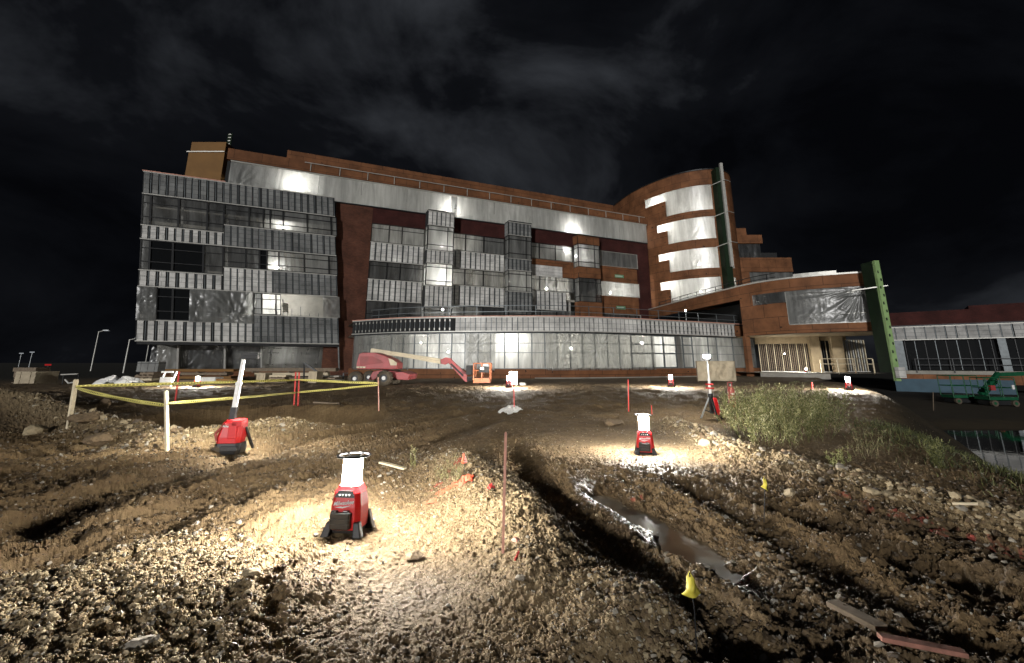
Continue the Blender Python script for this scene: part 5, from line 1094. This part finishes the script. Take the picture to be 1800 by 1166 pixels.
mb = MB(); slab(mb, [(640, 651), (639, 643), (642, 627), (647, 625), (668, 625), (684, 630), (697, 636), (704, 641), (704, 651)], -.85, .1, 'lift_red'); slab(mb, [(640, 650), (640, 630), (660, 628), (690, 640), (690, 650)], .35, .9, 'lift_red'); mb.build('turret', t, bevel=.03)
mb = MB(); slab(mb, [(645, 646), (645, 631), (665, 631), (678, 637), (682, 641)], -.875, -.853, 'red_dull'); mb.build('hood_panel', t)
mb = MB(); slab(mb, [(690, 634), (697, 636), (704, 641), (704, 645), (694, 645)], -.87, -.852, 'cream'); mb.build('end_panel', t); mb = MB(); [mb.box((X_(642+k*5), -.86, Z_(648)), (.1, .03, .06), 'cream') for k in range(3)]; mb.build('marker_plates', t)
mb = MB(); slab(mb, [(648, 617.5), (650, 617), (768, 634.5), (767, 643), (700, 631), (647, 625)], .12, .33, 'cream'); slab(mb, [(652, 620.5), (766, 638), (766, 639.2), (652, 621.7)], .10, .118, 'wood'); mb.build('boom', t, bevel=.01)
mb = MB(); slab(mb, [(767, 636), (776, 632), (785, 634), (783, 640), (775, 644), (769, 643)], .08, .37, 'lift_red'); mb.build('knuckle', t)
mb = MB(); slab(mb, [(776, 637), (782, 633), (812, 659), (813, 672), (810, 672)], .13, .32, 'lift_red'); slab(mb, [(783, 643), (786, 642), (807, 661), (806, 664)], .105, .128, 'black'); mb.build('jib', t)
mb = MB(); slab(mb, [(808, 664), (826, 663), (826, 669), (812, 672)], .16, .29, 'black'); mb.build('rotator', t)
b_ = MB(); x0, x1, y0, y1 = X_(825), X_(852), -.35, .8; z0, z1 = Z_(673), Z_(642)
b_.box(((x0+x1)/2, (y0+y1)/2, z0+.09), (x1-x0, y1-y0, .18), 'lift_orange'); bk_ = b_.build('basket', t)
b_ = MB()
for x in (x0, (x0+x1)/2, x1):
    for y in (y0, y1): b_.cyl((x, y, z0+.1), (x, y, z1), .028, 'lift_orange', n=6)
for z in (z1, (z0+z1)/2+.1):
    for a, b in (((x0, y0), (x1, y0)), ((x1, y0), (x1, y1)), ((x1, y1), (x0, y1)), ((x0, y1), (x0, y0))): b_.cyl((*a, z), (*b, z), .025, 'lift_orange', n=6)
b_.build('basket_rails', bk_)
mb = MB(); mb.box((x0-.15, y0+.3, z1-.25), (.3, .3, .35), 'black'); mb.build('tool_box', bk_); mb = MB(); mb.box((x1-.15, y0+.4, z1-.1), (.3, .3, .2), 'steel'); mb.build('control_box', bk_); mb = MB(); mb.box((x0+.4, y0-.02, z0+.5), (.4, .03, .22), 'black'); mb.box((x0+.33, y0-.04, z0+.54), (.14, .02, .1), 'white'); mb.build('data_plate', bk_)

# ---- stored materials in front of the left block
def crate(px0, px1, py0, py1, m, name, lab, cat, Y, depth=.8, tilt=0., group=None, extra=None):
    a = atY(px0, py1, Y); b = atY(px1, py0, Y); zg = gh((a[0]+b[0])/2, Y); c = ((a[0]+b[0])/2, Y, (a[2] if extra == 'up' else min(a[2], zg))); w_, h = b[0]-a[0], b[2]-c[2]; mb = MB(); mb.box((0, 0, h/2), (w_, depth, h), m, R=Matrix.Rotation(tilt, 3, 'X'))
    n = max(2, int(w_/.35))
    for k in range(n): mb.box((-w_/2+(k+.5)*w_/n, -depth/2-.012, h*.5), (.035, .02, h*.94), 'wood_grey' if m not in ('board_white', 'board_grey', 'beige') else m)
    for z in (.12, .5, .86): mb.box((0, -depth/2-.018, h*z), (w_*.99, .018, .03), m)
    o = mb.build(name, org=(0, 0, 0)); o.location = c; tag(o, lab, cat, group); return o
def sticks(name, lab, cat, px0, px1, py0, py1, Y, n, m, sd, ln=1.):
    r_ = np.random.default_rng(sd); a = atY(px0, py1, Y); b = atY(px1, py0, Y); zg = min(a[2], gh((a[0]+b[0])/2, Y)); c = np.array(((a[0]+b[0])/2, Y, zg)); mb = MB(); h = max(.15, b[2]-zg)
    for k in range(n): z = h*(k+.5)/n; w_ = (b[0]-a[0])*r_.uniform(.7, 1.)*ln; mb.box((r_.uniform(-.1, .1), r_.uniform(-.2, .2), z), (w_, r_.uniform(.5, .9), h/n*.72), m[k % len(m)], rz=r_.uniform(-.12, .12)); [mb.box((w_*f, -.1, z-h/n*.45), (.09, .8, h/n*.3), 'wood_grey') for f in (-.4, 0, .4)]
    o = mb.build(name, org=(0, 0, 0)); o.location = c; tag(o, lab, cat, 'stacked building materials')
g_ = 'stacked building materials'
crate(246, 286, 636, 654, 'board_grey', 'board_stack', 'grey board stack standing on the timber frames at the corner of the left block', 'boards', 24, .5, 0, g_, 'up')
sticks('pallet_stack', 'dark pallet stack under the grey boards', 'pallets', 244, 281, 654, 680, 23.6, 5, ['wood_grey', 'wood_grey', 'wood'], 3)
crate(44, 85, 653, 681, 'beige', 'storage_box', 'pale storage box at far left', 'box', 22, 1.1, 0, g_); sticks('timber_stack', 'brown timber stack behind the pale storage box', 'timber', 38, 80, 645, 653, 26, 3, ['wood_grey'], 5)
crate(352, 386, 663, 676, 'board_white', 'board_stack', 'long pale board stack right of the far left lantern', 'boards', 22.5, .6, 0, g_); crate(386, 416, 666, 675, 'orange_box', 'board_stack', 'low ochre board stack left of the mast light pole', 'boards', 22.5, .6, 0, g_)
crate(456, 473, 656, 672, 'beige', 'storage_box', 'beige wrapped box right of the mast light head', 'box', 25, .7, 0, g_); crate(547, 563, 653, 671, 'beige', 'storage_box', 'beige wrapped box near the lath pair', 'box', 25, .8, 0, g_)
sticks('pallet_stack', 'low pallet stack between the two beige boxes', 'pallets', 476, 512, 659, 672, 25, 4, ['wood_grey', 'wood'], 8); sticks('pallet_stack', 'low dark pallet stack right of the beige boxes', 'pallets', 566, 600, 660, 671, 26, 4, ['wood_grey', 'concrete'], 9)
sticks('timber_stack', 'long brown timber stack along the foot of the left block', 'timber', 430, 596, 646, 657, 33, 3, ['wood_grey', 'wood'], 10); sticks('timber_stack', 'brown timber stack behind the far left lantern', 'timber', 290, 420, 648, 660, 30, 4, ['wood_grey', 'orange_box'], 11)
a = atY(600, 656, 27); b = atY(535, 638, 27); mb = MB(); mb.bar(tuple(a-(0, 0, .8)), tuple(b), .08, .08, 'steel_dark'); mb.bar(tuple(b), (b[0], b[1]+.2, gh(b[0], b[1]+.2)-.1), .07, .07, 'steel_dark'); mb.bar((a[0]+.1, a[1]+.1, a[2]), (a[0]+.1, a[1]+.1, gh(a[0], a[1])-.1), .07, .07, 'steel_dark'); tag(mb.build('pipe_rack', org=a), 'dark pipe propped on posts before the brown brick wall', 'pipe')
q = on(289, 680); q[1] = q[1]; s_ = q[1]/800; t = thing('sawhorse', 'white ladder shaped sawhorse left of the far left lantern', 'sawhorse', q, .1)
for sx_ in (-9.5, 9.5): mb = MB(); mb.bar((sx_*s_, 0, 0), (sx_*s_*.9+.06, .15, 25*s_), .05, .05, 'white'); mb.build('leg', t)
for z in (3, 9, 14, 24): mb = MB(); mb.bar((-9.5*s_, .02+z*s_*.2*.2, z*s_), (9.5*s_, .02+z*s_*.04, z*s_), .04, .06 if z != 9 else .14, 'white'); mb.build('rung', t)
crumple('tarp_pile', np.array([*atZ(208, 680)[:2], gh(*atZ(208, 680)[:2])]), .85, .7, .42, 'sheet_white', 'heap under pale plastic sheeting left of the pallets', 'tarp', 21, 0, 40)
t = thing('steel_frame', 'bent pale steel frame lying left of the far left stake', 'frame', on(118, 676)); s_ = t.location[1]/800; mb = MB(); mb.tube([(-14*s_, 0, 16*s_), (14*s_, 0, 17*s_)], .03, 'trim'); mb.tube([(-5*s_, 0, 8*s_), (2*s_, 0, 2*s_), (14*s_, 0, 4*s_)], .035, 'trim'); mb.build('rails', t); mb = MB(); mb.tube([(-13*s_, .1, 16*s_), (-12*s_, .1, 0)], .02, 'steel_dark'); mb.tube([(13*s_, .1, 16.5*s_), (12*s_, .1, 0)], .02, 'steel_dark'); mb.build('posts', t)
# white upright board, debris and draped barrier in the middle
q = on(902, 678); s_ = q[1]/800; mb = MB(); mb.box((.1*s_, .25, 12*s_), (15*s_, .03, 22*s_), 'board_white'); mb.box((-5*s_, .3, 9*s_), (.04, .05, 22*s_), 'wood'); mb.box((6*s_, .3, 9*s_), (.04, .05, 22*s_), 'wood'); tag(mb.build('upright_board', org=(0, 0, 0)), 'white board standing upright behind a far lantern', 'board'); bpy.data.objects['upright_board'].location = q
rock(918, 677, .16, 'concrete', 'lump of broken concrete right of the white upright board', 31)
t = thing('draped_barrier', 'barrier draped in wrinkled beige tarpaulin before the right end of the podium', 'barrier', on(1260, 671)); q = t.location; s_ = q[1]/800
Wd = Wall([(q[0]-32*s_, q[1]), (q[0]+33*s_, q[1])]); zt = q[2]; o = sheet('tarpaulin', Wd, 0, 65*s_, zt+.03, zt+34*s_, .06, 'beige', None, .16, .06, 93, [(1, zt+.9, .12, .8)], kx=2.6, kz=.25); o.modifiers.new('thickness', 'SOLIDIFY').thickness = .01; o.parent = t; o.matrix_parent_inverse = Matrix.Translation(-Vector(q))
mb = MB(); mb.bar((-31*s_, .05, -.05), (-31*s_, .05, 34*s_), .06, .06, 'wood_grey'); mb.bar((32*s_, .05, -.05), (32*s_, .05, 30*s_), .06, .06, 'wood_grey'); mb.bar((-31*s_, .05, 32*s_), (32*s_, .05, 30*s_), .05, .05, 'wood_grey'); mb.build('frame', t)
# orange safety netting along the slope
def net(a, b, lab, Y0, Y1):
    A_ = atY(*a, Y0); B_ = atY(*b, Y1); A_[2] = gh(A_[0], A_[1]); B_[2] = gh(B_[0], B_[1]); mb = MB(); n = 26; V = B_-A_
    for k in range(n+1): f = k/n; p = A_+V*f; p[2] = gh(p[0], p[1]); mb.bar(tuple(p-A_), tuple(p-A_+np.array([.05*math.sin(k), .1, .34+.05*math.sin(k*1.7)])), .03, .02, 'lath_red')
    for h in (.08, .2, .32):
        for k in range(n): f0, f1 = k/n, (k+1)/n; p0 = A_+V*f0; p1 = A_+V*f1; p0[2] = gh(p0[0], p0[1])+h; p1[2] = gh(p1[0], p1[1])+h; mb.bar(tuple(p0-A_+[0, .1*h/.34, 0]), tuple(p1-A_+[0, .1*h/.34, 0]), .03, .02, 'lath_red')
    o = mb.build('safety_net'); o.location = A_; tag(o, lab, 'safety net', 'red safety nets')
net((1520, 672), (1566, 682), 'sagging red safety net on the slope left of the green fin', 27, 24); net((1578, 684), (1600, 690), 'short red safety net on the slope edge below the green fin', 22, 20.5)
# green machines at far right
def green_cage(q, w_, h, d, lab, boom):
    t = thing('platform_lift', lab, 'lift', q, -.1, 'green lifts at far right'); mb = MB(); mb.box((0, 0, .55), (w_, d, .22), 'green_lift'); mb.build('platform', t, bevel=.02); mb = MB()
    for x in (-w_/2, 0, w_/2):
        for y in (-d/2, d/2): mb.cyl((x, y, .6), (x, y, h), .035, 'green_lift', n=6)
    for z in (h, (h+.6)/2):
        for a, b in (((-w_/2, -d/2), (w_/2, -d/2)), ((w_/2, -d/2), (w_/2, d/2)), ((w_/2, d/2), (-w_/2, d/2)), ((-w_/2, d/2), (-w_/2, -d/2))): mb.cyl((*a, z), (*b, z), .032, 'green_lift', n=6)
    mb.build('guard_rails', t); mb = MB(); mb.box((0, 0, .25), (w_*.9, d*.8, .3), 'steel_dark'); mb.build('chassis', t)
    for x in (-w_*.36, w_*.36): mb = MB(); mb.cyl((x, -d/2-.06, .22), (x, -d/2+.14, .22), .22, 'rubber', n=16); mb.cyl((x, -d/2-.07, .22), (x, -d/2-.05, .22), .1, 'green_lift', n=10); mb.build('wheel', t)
    if boom:
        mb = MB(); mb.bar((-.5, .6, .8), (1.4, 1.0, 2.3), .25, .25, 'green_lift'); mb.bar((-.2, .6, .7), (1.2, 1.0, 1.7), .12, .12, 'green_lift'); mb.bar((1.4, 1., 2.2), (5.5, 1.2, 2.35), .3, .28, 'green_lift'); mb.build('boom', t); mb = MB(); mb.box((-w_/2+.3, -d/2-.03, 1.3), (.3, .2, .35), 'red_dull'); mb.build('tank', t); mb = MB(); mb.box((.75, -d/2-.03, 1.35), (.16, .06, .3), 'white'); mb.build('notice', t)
    return t
def low(px, Y): p = atY(px, 690, Y); return (p[0], Y, gh(p[0], Y))
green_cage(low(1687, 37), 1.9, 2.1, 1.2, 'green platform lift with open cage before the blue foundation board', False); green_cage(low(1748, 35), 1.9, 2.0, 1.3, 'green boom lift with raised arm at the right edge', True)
# ---- far lights on the left
def street_lamp(px, ybot, ytop, Y, lab, lit, arm=1.2):
    a = atY(px, ybot, Y); b = atY(px+(8 if lit else 4), ytop, Y); z0 = gh(a[0], Y); t = thing('street_lamp', lab, 'street lamp', (a[0], Y, z0), 0, 'far street lamps'); mb = MB(); h = b[2]-z0; mb.cyl((0, 0, -.2), (0, 0, h), .13, 'trim', r2=.08); mb.bar((0, 0, h-.05), (arm, -.3, h+.15), .09, .09, 'trim'); mb.build('pole', t)
    mb = MB(); mb.box((arm+.3, -.35, h+.17), (.9, .35, .14), 'steel'); hd = mb.build('lamp_head', t); mb = MB(); mb.box((arm+.35, -.35, h+.085), (.7, .28, .03), 'far_white' if lit else 'white'); mb.build('lamp_lens', hd)
street_lamp(166, 622, 583, 75, 'tall dim street lamp far away left of the building', True); street_lamp(222, 630, 597, 60, 'dark thin lamp post close to the left end of the building', False)
for px_, py_, Y, lab in ((57, 620, 120, 'faint white light on a post in the far dark, left'), (38, 622, 130, 'faint white light on a post at the far left edge')):
    p = atY(px_, py_, Y); t = thing('post_light', lab, 'light', (p[0], Y, gh(p[0], Y)), 0, 'faint far lights'); h = p[2]-t.location[2]; mb = MB(); mb.cyl((0, 0, 0), (0, 0, h), .09, 'steel'); mb.build('post', t); mb = MB(); mb.box((0, -.1, h+.1), (1., .25, .22), 'far_white'); mb.build('lamp', t)
p = atY(87, 636, 60); t = thing('barrier_light', 'small red warning light low in the far dark at left', 'light', (p[0], 60, gh(p[0], 60))); mb = MB(); mb.box((0, 0, .45), (.12, .12, .9), 'black'); mb.build('post', t); mb = MB(); mb.box((0, -.1, 1.02), (.7, .16, .2), 'far_red'); mb.build('lamp', t)
bpy.context.view_layer.update()
